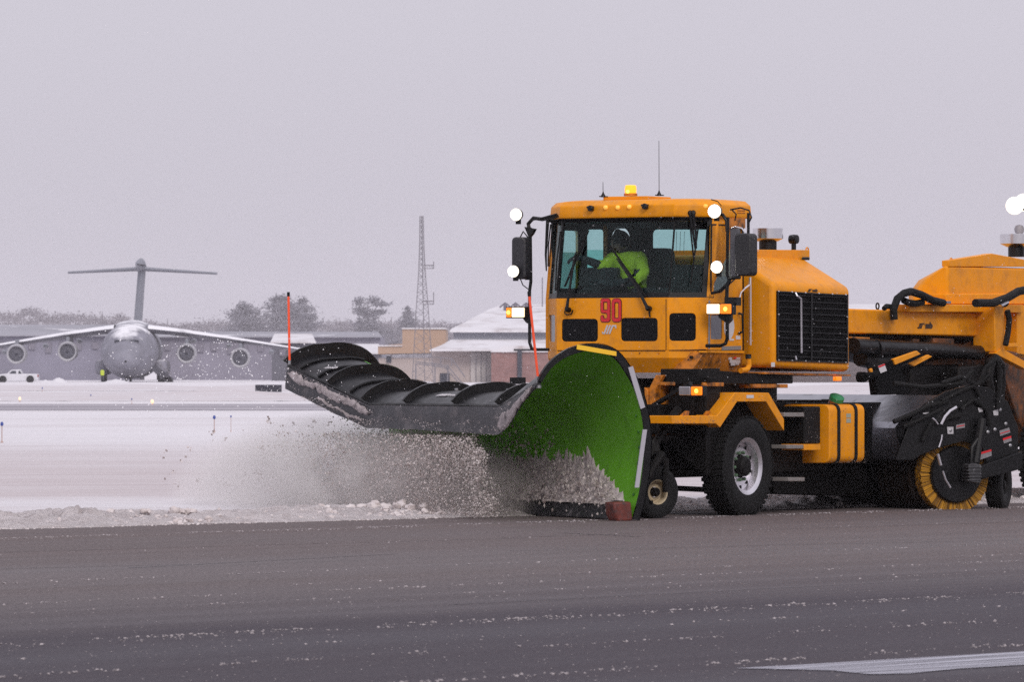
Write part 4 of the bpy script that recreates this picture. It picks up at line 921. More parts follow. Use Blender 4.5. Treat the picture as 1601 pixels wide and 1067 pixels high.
# work lamps (lit)
def lamp(pl, x, y, r_px, off, nm='work_lamp', lens=lamp_white, parent=truck):
    c = pl.hit(x, y) + pl.N * off; r_ = r_px * 62 / F; ax = (CAMP - c).normalized() * .35 + pl.N * .65; ax.normalize()
    g = G(); g.lathe(c, ax, [(r_ * .5, -.10), (r_ * .9, -.06), (r_ * 1.02, -.012), (r_ * 1.0, .0), (r_ * .95, .0)], 24); h_ = g.obj(nm, black, parent)
    g = G(); g.lathe(c, ax, [(r_ * .98, .0), (r_ * .95, .010), (r_ * .78, .016)], 32, caps=False); g.obj('glow_rim', lamp_glow_rim, h_)
    g = G(); g.lathe(c, ax, [(r_ * .80, .012), (r_ * .76, .022), (r_ * .4, .032), (0, .036)], 32); g.obj('lamp_lens', lens, h_)
    g = G(); M_ = c - ax * .07; g.tube([M_, M_ - UP * .075 - ax * .02], .018, 6); g.box(-.03, .03, -.012, .012, -.085, .01, Matrix.Translation(M_ - UP * .02)); g.obj('lamp_bracket', black, h_); return h_
lamp(PLm, 814.5, 336, 10.0, .10); lamp(PLm, 818, 425, 9.6, .20); lamp(PRm, 1126, 331, 11.0, .12); lamp(PRm, 1126.5, 418, 9.8, .08)
def signal(pl, r_, split, amber_left, off, lit=True):
    x0, y0, x1, y1 = r_; g = G(); g.pxprism(pl, rect(x0 - 1.2, y0 - 1.5, x1 + 1.2, y1 + 1.5), .09, n=off); h_ = g.obj('signal_lamp', black, truck, bevel=.006)
    a, b_ = ((x0, split - .6), (split + .6, x1)) if amber_left else ((split + .6, x1), (x0, split - .6))
    g = G(); rbox(g, pl, (a[0], y0, a[1], y1), .03, off + .012, .012); al = g.obj('amber_lens', lamp_amber, h_, bevel=.006)
    g = G(); c = pl.hit((a[0] + a[1]) / 2, (y0 + y1) / 2); g.lathe(c, pl.N, [(.026, off + .004), (.022, off + .016), (0, off + .02)], 16); g.obj('bulb_glow', lamp_bulb, h_)
    g = G(); rbox(g, pl, (b_[0], y0, b_[1], y1), .03, off + .012, .012); g.obj('clear_lens', lamp_signal if lit else clear_lens, h_, bevel=.006)
signal(PLm, (799, 481.5, 827, 496.5), 807, True, .09); signal(PRm, (1112, 476, 1150, 491), 1132.5, False, .09)
signal(FRONT(-1.1), (1062, 605, 1098, 618.5), 1080.5, False, .0, lit=False)
# ---- cab interior
g = G(); si = T(0, 0); 
def ibox(g, pl, r_, th, n=0, rad=.05): return rbox(g, pl, r_, th, n, rad)
ib = M('cab_interior', (.014, .014, .017), .7)
g = G(); ibox(g, FRONT(-.05), (1000, 388, 1046, 470), .14, 0, .08); ibox(g, FRONT(-.4), (985, 450, 1050, 480), .35, 0, .04); g.obj('seat', ib, truck, bevel=.02)
g = G(); ibox(g, FRONT(-.50), (905, 418.5, 964, 449), .09, 0, .03); g.pxprism(FRONT(-.5), [(915, 448), (955, 448), (960, 462), (905, 466), (895, 464)], .1); g.tube([FRONT(-.4).hit(930, 430), FRONT(-.3).hit(930, 480)], .04, 8); g.obj('control_console', ib, truck, bevel=.012)
g = G(); g.prism([PWS.hit(872, 466) - PWS.N * .06, PWS.hit(1043, 463) - PWS.N * .06, PWS.hit(1043, 458) - PWS.N * .12, PWS.hit(872, 461) - PWS.N * .12], REAR * .22 - UP * .06); g.pxprism(FRONT(-.3), [(1045, 414), (1100, 414), (1100, 470), (1045, 470)], .3); g.obj('dashboard', ib, truck, bevel=.01)
g = G(); g.pxprism(FRONT(-.42), [(949, 343), (1018, 343), (1018, 357), (949, 357)], .2); g.obj('overhead_console', ib, truck, bevel=.01)
g = G(); wc = FRONT(-.42).hit(968, 438); ax = (PF.N * .55 + UP * .8 - NEAR * .25).normalized(); n = 28; x_ = ax.orthogonal().normalized(); y_ = ax.cross(x_)
pts = [wc + (x_ * math.cos(i / n * 6.2832) + y_ * math.sin(i / n * 6.2832)) * .21 for i in range(n + 1)]; g.tube(pts, .016, 8)
for k in range(3): g.tube([wc - ax * .02, pts[k * 9 + 2]], .014, 6)
g.tube([wc, wc - ax * .3], .03, 8); g.obj('steering_wheel', black_matt, truck)
g = G()
for x in (1058, 1064, 1070): g.tube([FRONT(.2).hit(x, 362), FRONT(.2).hit(x - 1, 396)], .003, 4)
g.obj('blind_cord', black_matt, truck)
# ---- engine housing behind the cab
PH = SIDE(-.05); HA0 = q2(PH, PH.hit(1210, 500))[0]; HA1 = q2(PH, PH.hit(1330, 500))[0]
zl, zs_, ztop = zpx(572, 62.9), zpx(446, 62.9), zpx(404, 63.2)
def zz(py, a, b=-.05): return CAMH + (HY - py) * T(a, b).y / F
bh, bo = -.05, .52
zl0, zl1 = zz(574.5, HA0), zz(581.5, HA1); zs0, zs1 = zz(443, HA0), zz(451, HA1); zt0, zt1 = zz(398, HA0, .5), zz(407, HA1, .5)
P5 = lambda a, dzl, dzs, dzt: [T(a, bh, dzl), T(a, bh, dzs), T(a, bo, dzt), T(a, 2.5 - bo - .05, dzt), T(a, 2.55, dzs), T(a, 2.55, dzl)]
g = G(); A = P5(HA0, zl0, zs0, zt0); B = P5(HA1, zl1, zs1, zt1)
g.add(A + B, [list(range(6))[::-1], list(range(6, 12))] + [(i, (i + 1) % 6, (i + 1) % 6 + 6, i + 6) for i in range(6)])
hood = g.obj('engine_housing', yellow, truck, smooth=40, bevel=.06, bseg=4)
g = G(); PT = SIDE(bo + .02); g.pxprism(PT, [(1165, 390.5), (1266, 391), (1266, 407), (1165, 405)], 1.2); g.obj('hood_top_plate', yellow, hood, bevel=.006)
grl = rpoly(PX(PH, [(1213.5, 455), (1324, 461), (1324, 568.5), (1213.5, 564.5)]), .008)
g = G(); g.prism([PH.at(u, v, .004) for u, v in grl], -PH.N * .003); grille = g.obj('radiator_grille', black_matt, hood)
g = G()
for i in range(11):
    y = 460 + i * 9.6
    g.prism([PH.hit(1215, y) + PH.N * .004, PH.hit(1322.5, y + 4.2) + PH.N * .004, PH.hit(1322.5, y + 4.2 + 1.2) + PH.N * .018, PH.hit(1215, y + 1.2) + PH.N * .018], -PH.N * .002 - UP * .006)
g.obj('louvre', M('louvre_black', (.008, .008, .010), .5), grille)
g = G(); g.pxprism(PH, [(1213.5, 455), (1324, 461), (1324, 463), (1213.5, 457)], .012, n=.02); g.pxprism(PH, [(1213.5, 562.5), (1324, 566.5), (1324, 568.5), (1213.5, 564.5)], .012, n=.02)
for x in (1213.5, 1266, 1322): g.pxprism(PH, [(x, 455 + (x - 1213) * .05), (x + 2, 455 + (x - 1213) * .05), (x + 2, 564.5 + (x - 1213) * .035), (x, 564.5 + (x - 1213) * .035)], .012, n=.02)
g.obj('grille_frame', black, grille)
g = G()
for (x, y) in [(1215 + k * 21, 456 + k * 1.1) for k in range(6)] + [(1215 + k * 21, 563.5 + k * .75) for k in range(6)] + [(1215, 492), (1215, 526), (1322, 496), (1322, 530)]: g.lathe(PH.hit(x, y), PH.N, [(.011, .018), (.008, .028), (0, .029)], 8)
g.obj('screw', chrome, grille)
g = G(); g.tube([PH.hit(1241, 458) + PH.N * .02, PH.hit(1241, 463) + PH.N * .04, PH.hit(1247, 468) + PH.N * .045, PH.hit(1247.5, 552) + PH.N * .045, ], .013, 8); g.tube([PH.hit(1241, 557) + PH.N * .02, PH.hit(1241.5, 563) + PH.N * .03], .01, 6); g.obj('latch_rod', alu, grille)
dk = M('dark_lettering', (.03, .015, .01), .5)
emblem(PH, 1262, 456.5, 7, 4.5, dk, hood, .006); u, v = PH.uv(1270, 456.5); text('lettering', 'mb', PH, (u, v), .035, dk, hood, wid=.11, n=.006, off=.04)
g = G(); g.pxprism(PH, rect(1205.5, 567, 1211, 574), .003, n=.004); g.obj('sticker', white_decal, hood)
# intake cap, small breather, lifting eye
ic = SIDE(.75).hit(1200.5, 390)
g = G(); g.lathe(ic, UP, [(.10, -.02), (.10, .10), (.115, .105), (.115, .125)], 28); cap = g.obj('air_intake', black, hood)
g = G(); g.lathe(ic, UP, [(.115, .09), (.165, .115), (.172, .12), (.172, .235), (.166, .242), (0, .246)], 40); g.obj('intake_cap', chrome, cap)
c = SIDE(.6).hit(1241, 391); g = G(); g.tube([c - UP * .02, c + UP * .09], .028, 10); d_ = (NEAR * .6 + UP * .7).normalized(); g.lathe(c + UP * .12, NEAR, [(.02, -.05), (.05, -.045), (.055, 0), (.05, .045), (.02, .05)], 16); g.obj('breather', black, hood)
def eye(pl, x, y, r_, mat, par):
    g = G(); c = pl.hit(x, y); n = 16; g.tube([c + (pl.U * math.cos(i / n * 6.2832) + pl.V * math.sin(i / n * 6.2832)) * r_ for i in range(n + 1)], r_ * .28, 6, caps=False); g.tube([c - UP * r_, c - UP * r_ * 2.2], r_ * .5, 6); return g.obj('lifting_eye', mat, par)
eye(SIDE(.6), 1262, 391, .028, yellow, hood)
g = G(); g.pxprism(SIDE(bo), [(1255, 402), (1265, 402), (1265, 407), (1253, 406)], .02, n=.012); g.obj('rubber_latch', black, hood, bevel=.01)
# hood dark lower flange
g = G(); g.pxprism(SIDE(.05), [(1195, 582), (1330, 586), (1330, 588.5), (1195, 585)], .9); g.obj('housing_flange', yellow_dirty, hood)
# ---- chassis
g = G()
g.tbox(-1.0, 9.2, .55, .75, .90, 1.22); g.tbox(-1.0, 9.2, 1.75, 1.95, .90, 1.22)
for a in (-.9, -.1, .9, 2.0, 3.2, 4.6, 6.0, 7.4): g.tbox(a, a + .16, .75, 1.75, 1.0, 1.25)
g.pxprism(SIDE(.12), [(1094, 577), (1160, 583), (1240, 586), (1240, 600), (1094, 602)], .5); g.pxprism(FRONT(-.70), [(1046, 586), (1104, 576), (1104, 745), (1046, 700)], .3); g.pxprism(FRONT(-.8), rect(1046, 590, 1110, 598), .12)
g.pxprism(SIDE(.14), [(1100, 580), (1230, 585), (1230, 655), (1100, 655)], .3, n=-.12)
g.pxprism(SIDE(.3), [(1095, 650), (1290, 650), (1290, 735), (1100, 745)], .5)
g.pxprism(SIDE(.5), [(1210, 720), (1420, 722), (1420, 778), (1210, 772)], .9)
g.obj('chassis_frame', black_frame, truck, bevel=.01)
g = G(); g.tube([FRONT(-1.05).hit(1080, 600), T(-.9, .7, 1.2)], .03, 6); g.obj('lamp_arm', black, truck)
g = G(); g.pxprism(SIDE(.08), rect(1102, 598.5, 1132, 604.5), .2); g.pxprism(SIDE(.08), rect(1178, 601, 1232, 607), .2); g.pxprism(SIDE(.1), rect(1051, 598, 1056, 603), .2); g.obj('subframe_bracket', yellow_dirty, truck, bevel=.005)
g = G(); g.tube([T(0, .1, .52), T(0, 2.4, .52)], .09, 12); g.lathe(T(0, 1.25, .52), NEAR, [(.1, -.25), (.22, -.1), (.22, .1), (.1, .25)], 16); g.obj('front_axle', black_frame, truck)
g = G(); g.tbox(-.75, .75, .6, .72, .62, .70); g.tbox(-.75, .75, 1.78, 1.9, .62, .7); g.obj('leaf_spring', black_frame, truck)
g = G(); g.tbox(-.75, 1.0, 1.0, 1.9, .4, 1.5); g.obj('engine_block', black_frame, truck, bevel=.08)
# fenders
PFe = SIDE(-.01)
arch = [(1051, 650.5), (1121, 650.5), (1149.5, 614), (1202, 614.5), (1226, 656), (1226, 674), (1218.5, 662), (1198, 628.5), (1152.5, 628.5), (1126, 669), (1119.5, 663), (1051, 663)]
g = G(); g.pxprism(PFe, arch, .42); fen = g.obj('fender', yellow, truck, bevel=.006)
g = G(); g.pxprism(PFe, rect(1167, 618, 1178, 623), .003, n=.004); g.obj('sticker', white_decal, fen)
g = G(); g.pxprism(SIDE(.1), [(1064, 651), (1073, 643), (1078, 643), (1077, 651)], .02); g.pxprism(SIDE(.1), [(1100, 651), (1106, 643), (1111, 643), (1110, 651)], .02); g.obj('bracket', yellow_dirty, fen)
g = G()
for y in (652, 659): g.pxprism(PFe, [(1228, y), (1254, y), (1254, y + .1), (1228, y + .1)], .3)
# steps
g = G(); g.pxprism(SIDE(.0), rect(1226, 645.5, 1257, 652), .34); g.pxprism(SIDE(.0), rect(1230, 696, 1257, 702), .34); g.pxprism(SIDE(.0), rect(1233, 747, 1258, 753), .34)
stp = g.obj('step', galv, truck, bevel=.004)
g = G(); g.tube([SIDE(.0).hit(*p) for p in ((1229, 683), (1230, 694), (1236, 701))], .016, 6); g.tube([SIDE(.0).hit(*p) for p in ((1256, 675), (1256, 700))], .016, 6); g.tube([SIDE(.0).hit(*p) for p in ((1232, 735), (1234, 750))], .014, 6); g.obj('step_hanger', galv, stp)
g = G(); rbox(g, SIDE(.02), (1258, 636, 1283, 694), .5, 0, .02); g.obj('battery_box', black_frame, truck, bevel=.02)
g = G(); g.pxprism(SIDE(-.01), rect(1257.5, 695, 1283, 704.5), .3); g.obj('step_bar', yellow, truck, bevel=.005)
# tank
PTk = SIDE(-.05); ta0, tz0 = PTk.uv(1297, 726); ta1, _ = PTk.uv(1352, 632); tz0 = PTk.uv(1297, 725)[1]; tz1 = PTk.uv(1325, 632.5)[1]
prof = rpoly([(-.05, tz0), (-.05, tz1), (.58, tz1), (.58, tz0)], .09, 6)
g = G(); g.prism([T(ta0, b_, z) for b_, z in prof], REAR * (ta1 - ta0)); tank = g.obj('fuel_tank', yellow, truck, smooth=50, bevel=.012)
for x in (1311, 1338):
    a_ = PTk.uv(x, 700)[0]; pr = rpoly([(-.062, tz0 - .012), (-.062, tz1 + .012), (.592, tz1 + .012), (.592, tz0 - .012)], .095, 6); g = G(); g.prism([T(a_ - .03, b_, z) for b_, z in pr], REAR * .055); g.obj('tank_strap', rubber, tank, smooth=50)
g = G(); c = SIDE(.18).hit(1305, 630); c.z = tz1; ax = (UP + NEAR * .5 + -REAR * .2).normalized(); g.lathe(c, ax, [(.075, -.03), (.075, .05)], 20); fl = g.obj('filler_neck', yellow_dirty, tank)
g = G(); g.lathe(c + ax * .05, ax, [(.085, 0), (.085, .045), (.07, .055), (0, .057)], 20); g.obj('filler_cap', green_cap, fl)
g = G()
for y in (647, 655): g.pxprism(PTk, rect(1323, y, 1330, y + 6.5), .003, n=.004)
g.obj('sticker', M('tank_sticker', (.35, .36, .28), .5), tank)
g = G(); g.pxprism(SIDE(.03), [(1355, 640), (1365, 640.5), (1363, 717), (1355, 724)], .5); g.obj('mud_flap', black_matt, truck)
g = G(); g.pxprism(SIDE(.0), rect(1308, 589, 1316, 596), .05); g.obj('side_marker_lamp', lamp_amber, truck, bevel=.006)
# slush spatter frozen to the lower bodywork
g = G()
def spat(pl, x0, y0, x1, y1, n, r0=.0025, r1=.008, bias=2.0):
    for _ in range(n):
        p = pl.hit(x0 + (x1 - x0) * rnd(), y1 + (y0 - y1) * rnd() ** bias); g.blob(p + pl.N * .001, U(r0, r1) * rnd() ** .5)
spat(PFe, 1122, 616, 1225, 628, 120); spat(PFe, 1052, 651, 1120, 662, 150); spat(SIDE(-.05), 1299, 636, 1354, 724, 260); spat(SIDE(.0), 1228, 645, 1258, 652, 50); spat(SIDE(.0), 1230, 696, 1258, 702, 70); spat(SIDE(.0), 1233, 747, 1258, 753, 90); spat(PS, 1085, 556, 1160, 582, 90); spat(SIDE(.02), 1259, 640, 1282, 693, 60)
g.obj('frozen_spatter', chunk_mat('frozen_spatter', (.34, .29, .27), (.14, .11, .10)), truck, smooth=0)
# front support: plow hitch arms
PHa = SIDE(.55)
g = G(); g.pxprism(FRONT(-.92), [(1025, 587), (1037, 587), (1025, 608), (1025, 645), (1014, 645), (1015, 607)], .55); g.pxprism(FRONT(-.93), [(1007, 606), (1013, 611), (1014, 680), (1009, 640)], .4); hit = g.obj('plow_hitch', yellow_dirty, truck, bevel=.006)
g = G(); g.pxprism(FRONT(-.88), [(1013, 645), (1034, 645), (1033, 685), (1024, 682), (1018, 692), (1012, 690)], .4); g.obj('hitch_plate', yellow_dirty, hit, bevel=.006)
g = G(); g.pxprism(FRONT(-.6), [(1048, 572), (1056, 557), (1064, 558), (1068, 572)], .12); g.pxprism(FRONT(-.62), [(1074, 550), (1088, 549), (1087, 560), (1078, 560)], .08); g.obj('cab_latch', yellow, hit, bevel=.006)
g = G(); c = FRONT(-.66).hit(1076, 563); g.tube([c, c + NEAR * .05 - UP * .04, c + NEAR * .02 - UP * .07], .02, 8); g.lathe(FRONT(-.68).hit(1082, 559), PF.N, [(.018, 0), (.018, .03), (0, .035)], 10); g.tube([FRONT(-.6).hit(1066, 551), FRONT(-.6).hit(1074, 553), FRONT(-.6).hit(1075, 562)], .015, 6); g.obj('latch_pin', black, hit)
c = SIDE(.06); g = G(); g.tube([c.hit(*p) for p in ((1170, 556), (1171, 572), (1168, 578), (1158, 580))], .03, 10); g.obj('elbow_pipe', yellow, truck); g = G(); g.tube([c.hit(1170, 554), c.hit(1170, 561)], .034, 10); g.obj('rubber_joint', black, truck)
# ---- wheels
def wheel(c, ax, R, W_, rim_r, par, name='wheel', rim_m=alu, lug=True, nuts=10, dish=.12):
    c = Vector(c); ax = Vector(ax).normalized(); g = G()
    g.lathe(c, ax, [(rim_r * .40, W_ * .05), (rim_r * .36, W_ * .34), (rim_r * .26, W_ * .42), (0, W_ * .43)], 24); hub = g.obj(name, black_frame, par)
    g = G(); pr = [(rim_r * .98, -W_ / 2 * .9), (R * .86, -W_ / 2), (R * .97, -W_ / 2 * .86), (R, -W_ / 2 * .6), (R, W_ / 2 * .6), (R * .97, W_ / 2 * .86), (R * .86, W_ / 2), (R * .7, W_ / 2 * .98), (rim_r * 1.04, W_ / 2 * .86), (rim_r * .98, W_ / 2 * .8)]
    g.lathe(c, ax, pr, 64, close=True)
    if lug:
        x = ax.orthogonal().normalized(); y = ax.cross(x); nl = 46
        for k in range(nl):
            t = 2 * math.pi * k / nl; d = x * math.cos(t) + y * math.sin(t); tt = ax.cross(d); M_ = Matrix((( *tt, 0), (*ax, 0), (*d, 0), (0, 0, 0, 1))).transposed(); M_ = Matrix.Translation(c) @ M_
            for s0 in (-1, 1): g.box(-.020, .020, s0 * W_ * .25 - W_ * .2, s0 * W_ * .25 + W_ * .2, R * .985, R * 1.022, M_ @ Matrix.Rotation(.12 * s0, 4, 'Z'))
    g.obj('tyre', rubber, hub, smooth=30)
    g = G(); h = W_ / 2; g.lathe(c, ax, [(rim_r * .42, h * .25), (rim_r * .66, h * .28), (rim_r * .74, h * .16), (rim_r * .84, h * .2), (rim_r * .88, h * .72), (rim_r * .97, h * .84), (rim_r * 1.03, h * .88), (rim_r * 1.03, h * .80), (rim_r * .9, h * .6)], 48, caps=False); rim = g.obj('rim', rim_m, hub, smooth=40)
    x = ax.orthogonal().normalized(); y = ax.cross(x)
    if nuts:
        g = G()
        for k in range(nuts):
            t = 2 * math.pi * k / nuts; p = c + (x * math.cos(t) + y * math.sin(t)) * rim_r * .50; g.lathe(p, ax, [(.019, h * .25), (.019, h * .45), (.010, h * .5)], 6)
        g.obj('wheel_nut', M('wheel_nut_green_tint', (.12, .2, .12), .4, .7), rim) if 'wheel_nut_green_tint' not in bpy.data.materials else g.obj('wheel_nut', bpy.data.materials['wheel_nut_green_tint'], rim)
        g = G()
        for k in range(10):
            t = 2 * math.pi * (k + .5) / 10; p = c + (x * math.cos(t) + y * math.sin(t)) * rim_r * .76; g.lathe(p, ax, [(.021, h * .21), (.021, h * .235)], 12)
        g.obj('hand_hole', black_matt, rim)
    return hub
Rw = .54
wheel(T(0, .16, Rw), NEAR, Rw, .31, .305, truck)
wheel(T(0, 2.25, Rw), -NEAR, Rw, .31, .305, truck, lug=True)
wheel(T(7.6, .3, Rw), NEAR, Rw, .31, .3, truck); wheel(T(7.6, 2.1, Rw), -NEAR, Rw, .31, .3, truck)
# ================================================================== plow blade
DA = math.radians(115); D = Vector((math.cos(DA), math.sin(DA), 0)); Nf = Vector((-math.sin(DA), math.cos(DA), 0))
# Nf: horizontal, towards the front of the blade
if Nf.dot(Vector((-1, -.4, 0))) < 0: Nf = -Nf
P0 = gnd(988, 815.5); P0.z = 0
near_prof = [(q * 1.03, z) for q, z in [(0, .03), (-.075, .30), (-.12, .573), (-.138, .843), (-.115, 1.11), (-.04, 1.40), (.08, 1.62), (.20, 1.775), (.34, 1.845), (.49, 1.86), (.62, 1.83), (.78, 1.755), (.93, 1.62), (1.03, 1.46)]]
def smooth_prof(pr, n=40):
    # resample a Catmull-Rom curve
    pts = [pr[0]] + pr + [pr[-1]]; out = []; m = len(pr) - 1
    for i in range(n + 1):
        t = i / n * m; k = min(int(t), m - 1); f = t - k; p0, p1, p2, p3 = pts[k], pts[k + 1], pts[k + 2], pts[k + 3]
        out.append(tuple(.5 * ((2 * b) + (-a + c) * f + (2 * a - 5 * b + 4 * c - d) * f * f + (-a + 3 * b - 3 * c + d) * f ** 3) for a, b, c, d in zip(p0, p1, p2, p3)))
    return out
PR = smooth_prof(near_prof); NP = len(PR)
T1, T2, T3 = 1.30, 4.80, 6.66
def scl(t):
    if t < T1: k = t / T1; return (1 * (1 - k) + .84 * k, .965 * (1 - k) + .718 * k)
    if t < T2: k = (t - T1) / (T2 - T1); return (.84, .718)
    k = (t - T2) / (T3 - T2); return (.84 * (1 - k) + 1.04 * k, .718 * (1 - k) + .943 * k)
def liplift(t):
    if t < T1: k = t / T1; return .05 * (1 - k) + .16 * k
    if t < T2: return .16
    k = (t - T2) / (T3 - T2); return .16 * (1 - k) + .27 * k
def BP(t, j, out=0.0):
    sq, sz = scl(t); jj = min(max(j, 0), NP - 1); q, z = PR[jj]; j0, j1 = max(jj - 1, 0), min(jj + 1, NP - 1)
    dq, dz = (PR[j1][0] - PR[j0][0]) * sq, (PR[j1][1] - PR[j0][1]) * sz; l = math.hypot(dq, dz); nq, nz_ = -dz / l, dq / l
    q, z = q * sq + nq * out * 1, z * sz + nz_ * out + liplift(t) * (max(0, (j / (NP - 1) - .72) / .28) ** 1.5 if j < NP else 1)
    return P0 + D * t + Nf * q + UP * z
def lipmax(t): return NP - 1
ts = [0, .05] + [i * .15 for i in range(1, 44)] + [T3]
g = G(); nt_ = len(ts)
PO = [[BP(t, j, .03) for j in range(NP)] for t in ts]; PI_ = [[BP(t, j, 0) for j in range(NP)] for t in ts]
g.grid(PO, nt_, NP, 0); g.grid(PI_, nt_, NP, 1)
for a, b in ((PO[0], PI_[0]), (PO[-1], PI_[-1])): g.grid([a, b], 2, NP, 0)
for j in (0, NP - 1): g.grid([[r[j] for r in PO], [r[j] for r in PI_]], 2, nt_, 0)
plow = g.obj('plow_blade', [black_gloss, green], truck, smooth=60, fixn=False)
# ribs: flat arched flanges standing on the outside of the mouldboard
def rib(t, h=.10, th=.025, j0=0, j1=NP - 1, name='rib', lip=.0):
    g = G(); A = [BP(t, j, .0) for j in range(j0, j1 + 1)]; B = []
    for j in range(j0, j1 + 1):
        k = (j - j0) / (j1 - j0); B.append(BP(t, j, h * (1 - .35 * max(0, k - .8) / .2) if True else h))
    P = [A, B]; dv = D * th; g.grid(P, 2, len(A)); g.grid([[p + dv for p in A], [p + dv for p in B]], 2, len(A)); g.grid([B, [p + dv for p in B]], 2, len(A)); g.grid([A, [p + dv for p in A]], 2, len(A))
    g.add([A[0], B[0], B[0] + dv, A[0] + dv], [(0, 1, 2, 3)]); g.add([A[-1], B[-1], B[-1] + dv, A[-1] + dv], [(0, 1, 2, 3)])
    # narrow top flange like a T section
    C1 = [p - D * .010 + (p - a).normalized() * .006 for p, a in zip(B, A)]; C2 = [p + D * (.010 + th) + (p - a).normalized() * .006 for p, a in zip(B, A)]
    g.grid([C1, C2], 2, len(A)); return g.obj(name, black, plow, smooth=50, fixn=True)
rib(-.028, .070, name='end_rib'); rib(T3, .160, name='end_rib')
def t_for_px(px):     # blade station whose lip shows at this column of the photo, then used as a real position
    lo, hi = 0, T3
    for _ in range(40):
        m = (lo + hi) / 2; p = BP(m, NP - 1); x = CX + F * p.x / p.y
        if x > px: lo = m
        else: hi = m
    return lo
for px in (520, 574, 639, 715, 783): rib(t_for_px(px), .13)
# green strip seen behind the first rib, stiffening pleats near the far end
jt = 24
g = G(); tA, tB = t_for_px(520) + .12, t_for_px(520) + .70; P = [[BP(tA + (tB - tA) * i / 6, j, .036) for j in range(jt - 4, jt + 1)] for i in range(7)]; g.grid(P, 7, 5); g.obj('painted_patch', M('bright_green_paint', (.14, .62, .05), .4), plow)
for tt in (T3 - .35, T3 - .75, t_for_px(555)):
    g = G(); g.tube([BP(tt + .002 * j, j, .045) for j in range(24, NP - 1)], .018, 6); g.obj('stiffener', black, plow)
for tt in (t_for_px(600), t_for_px(610), t_for_px(655), t_for_px(670), t_for_px(690), t_for_px(735), t_for_px(755), t_for_px(775)):
    g = G(); p = BP(tt, 28, .03); n_ = (BP(tt, 28, .06) - p).normalized(); g.lathe(p, n_, [(.022, 0), (.022, .02), (.012, .026)], 8); g.obj('bolt', steel, plow)
# lip beam and hanging rubber deflector
def lipp(t, dq=0, dz=0): return BP(t, NP - 1) + Nf * dq + UP * dz
g = G(); st = [0, T1 * .5, T1, 2.5, 3.7, T2, 6, T3]
for dq, dz, r_ in ((.02, .0, .022), (.03, -.035, .014)): g.tube([lipp(t, dq, dz) for t in st], r_, 8)
g.obj('lip_bar', black, plow)
fh_ = [(0, .03), (.45, .12), (.9, .26), (1.32, .30), (2.5, .275), (3.7, .26), (4.8, .26), (5.6, .27), (6.4, .26), (6.92, .26)]
fl_m = M('rubber_deflector', (.020, .020, .026), .45, bump=.3, bscale=12, dirt=(.12, .105, .11), dscale=5, dlo=.50, dhi=.75)
g = G(); rows_ = []
for i in range(70):
    t = -.02 + (T3 + .04) * i / 69
    for (a, ha), (b, hb) in zip(fh_, fh_[1:]):
        if a <= max(t, 0) <= b: h = ha + (hb - ha) * (max(t, 0) - a) / (b - a)
    h += .012 * mnoise.noise(Vector((t * 3, 0, 0))); rows_.append([lipp(min(max(t, 0), T3), .045 + .02 * k / 5 + .012 * mnoise.noise(Vector((t * 1.5, k * .4, 2))), -.01 - h * k / 5) for k in range(6)])
g.grid(rows_, 70, 6); g.grid([[p - Nf * .015 for p in r] for r in rows_], 70, 6); g.grid([[r[5] for r in rows_], [r[5] - Nf * .015 for r in rows_]], 2, 70); g.obj('rubber_deflector', fl_m, plow, smooth=50)
# snow caked on the deflector
def fh_at(t):
    for (a, ha), (b, hb) in zip(fh_, fh_[1:]):
        if a <= t <= b: return ha + (hb - ha) * (t - a) / (b - a)
    return .26
def smear(ta, tb, lo, hi, seed, n=130, m=9):
    g = G(); P = []
    for i in range(n):
        t = ta + (tb - ta) * i / (n - 1); h = fh_at(t); e = min(1, i / 8, (n - 1 - i) / 8)
        k0 = lo(t) + .16 * mnoise.noise(Vector((t * 3, seed, 0))) + .10 * mnoise.noise(Vector((t * 14, seed, 0))); k1 = hi(t) + .16 * mnoise.noise(Vector((t * 2.6, seed, 5))) + .16 * mnoise.noise(Vector((t * 12, seed, 7)))
        mid = (k0 + k1) / 2; k0 = mid + (k0 - mid) * e; k1 = min(1.06, mid + (k1 - mid) * e)
        P.append([lipp(t, .058 + .02 * (k0 + (k1 - k0) * q / (m - 1)) + (.003 + .010 * math.sin(math.pi * q / (m - 1)) * (.5 + abs(mnoise.noise(Vector((t * 8, q * .5, seed)))) * 1.6) if 0 < q < m - 1 else -.012), -.01 - h * (k0 + (k1 - k0) * q / (m - 1))) for q in range(m)])
    g.grid(P, n, m); return g.obj('smeared_snow', caked_m, plow, smooth=70, fixn=False)
caked_m = M('caked_grey_snow', (.36, .32, .325), .85, var=.3, vscale=5, bump=.9, bscale=30, spec=.15, dirt=(.09, .08, .085), dscale=9, dlo=.52, dhi=.68)
smear(4.75, 6.60, lambda t: .12, lambda t: .44, 1)
smear(4.9, 5.9, lambda t: .70, lambda t: .78, 4)
smear(.06, 1.30, lambda t: .10 + .25 * t, lambda t: 1.0, 8, 80)
g = G()
for k in range(1500):
    r_ = rnd(); kk = U(0, 1.03)
    if r_ < .5: t = U(4.6, 6.64)
    elif r_ < .75: t = U(.1, 1.4)
    else: t = U(1.3, 5.0); kk = U(.5, 1.05)
    if mnoise.noise(Vector((t * 2.2, kk * 3, 0))) < -.05: continue
    g.blob(lipp(t, .065 + .02 * kk, -.01 - fh_at(t) * kk), .0025 + .006 * rnd() ** 2, sq=(1, 1, 1.2))
g.obj('caked_snow', chunk_mat('caked_snow', (.62, .57, .58), (.30, .26, .26)), plow, smooth=0)
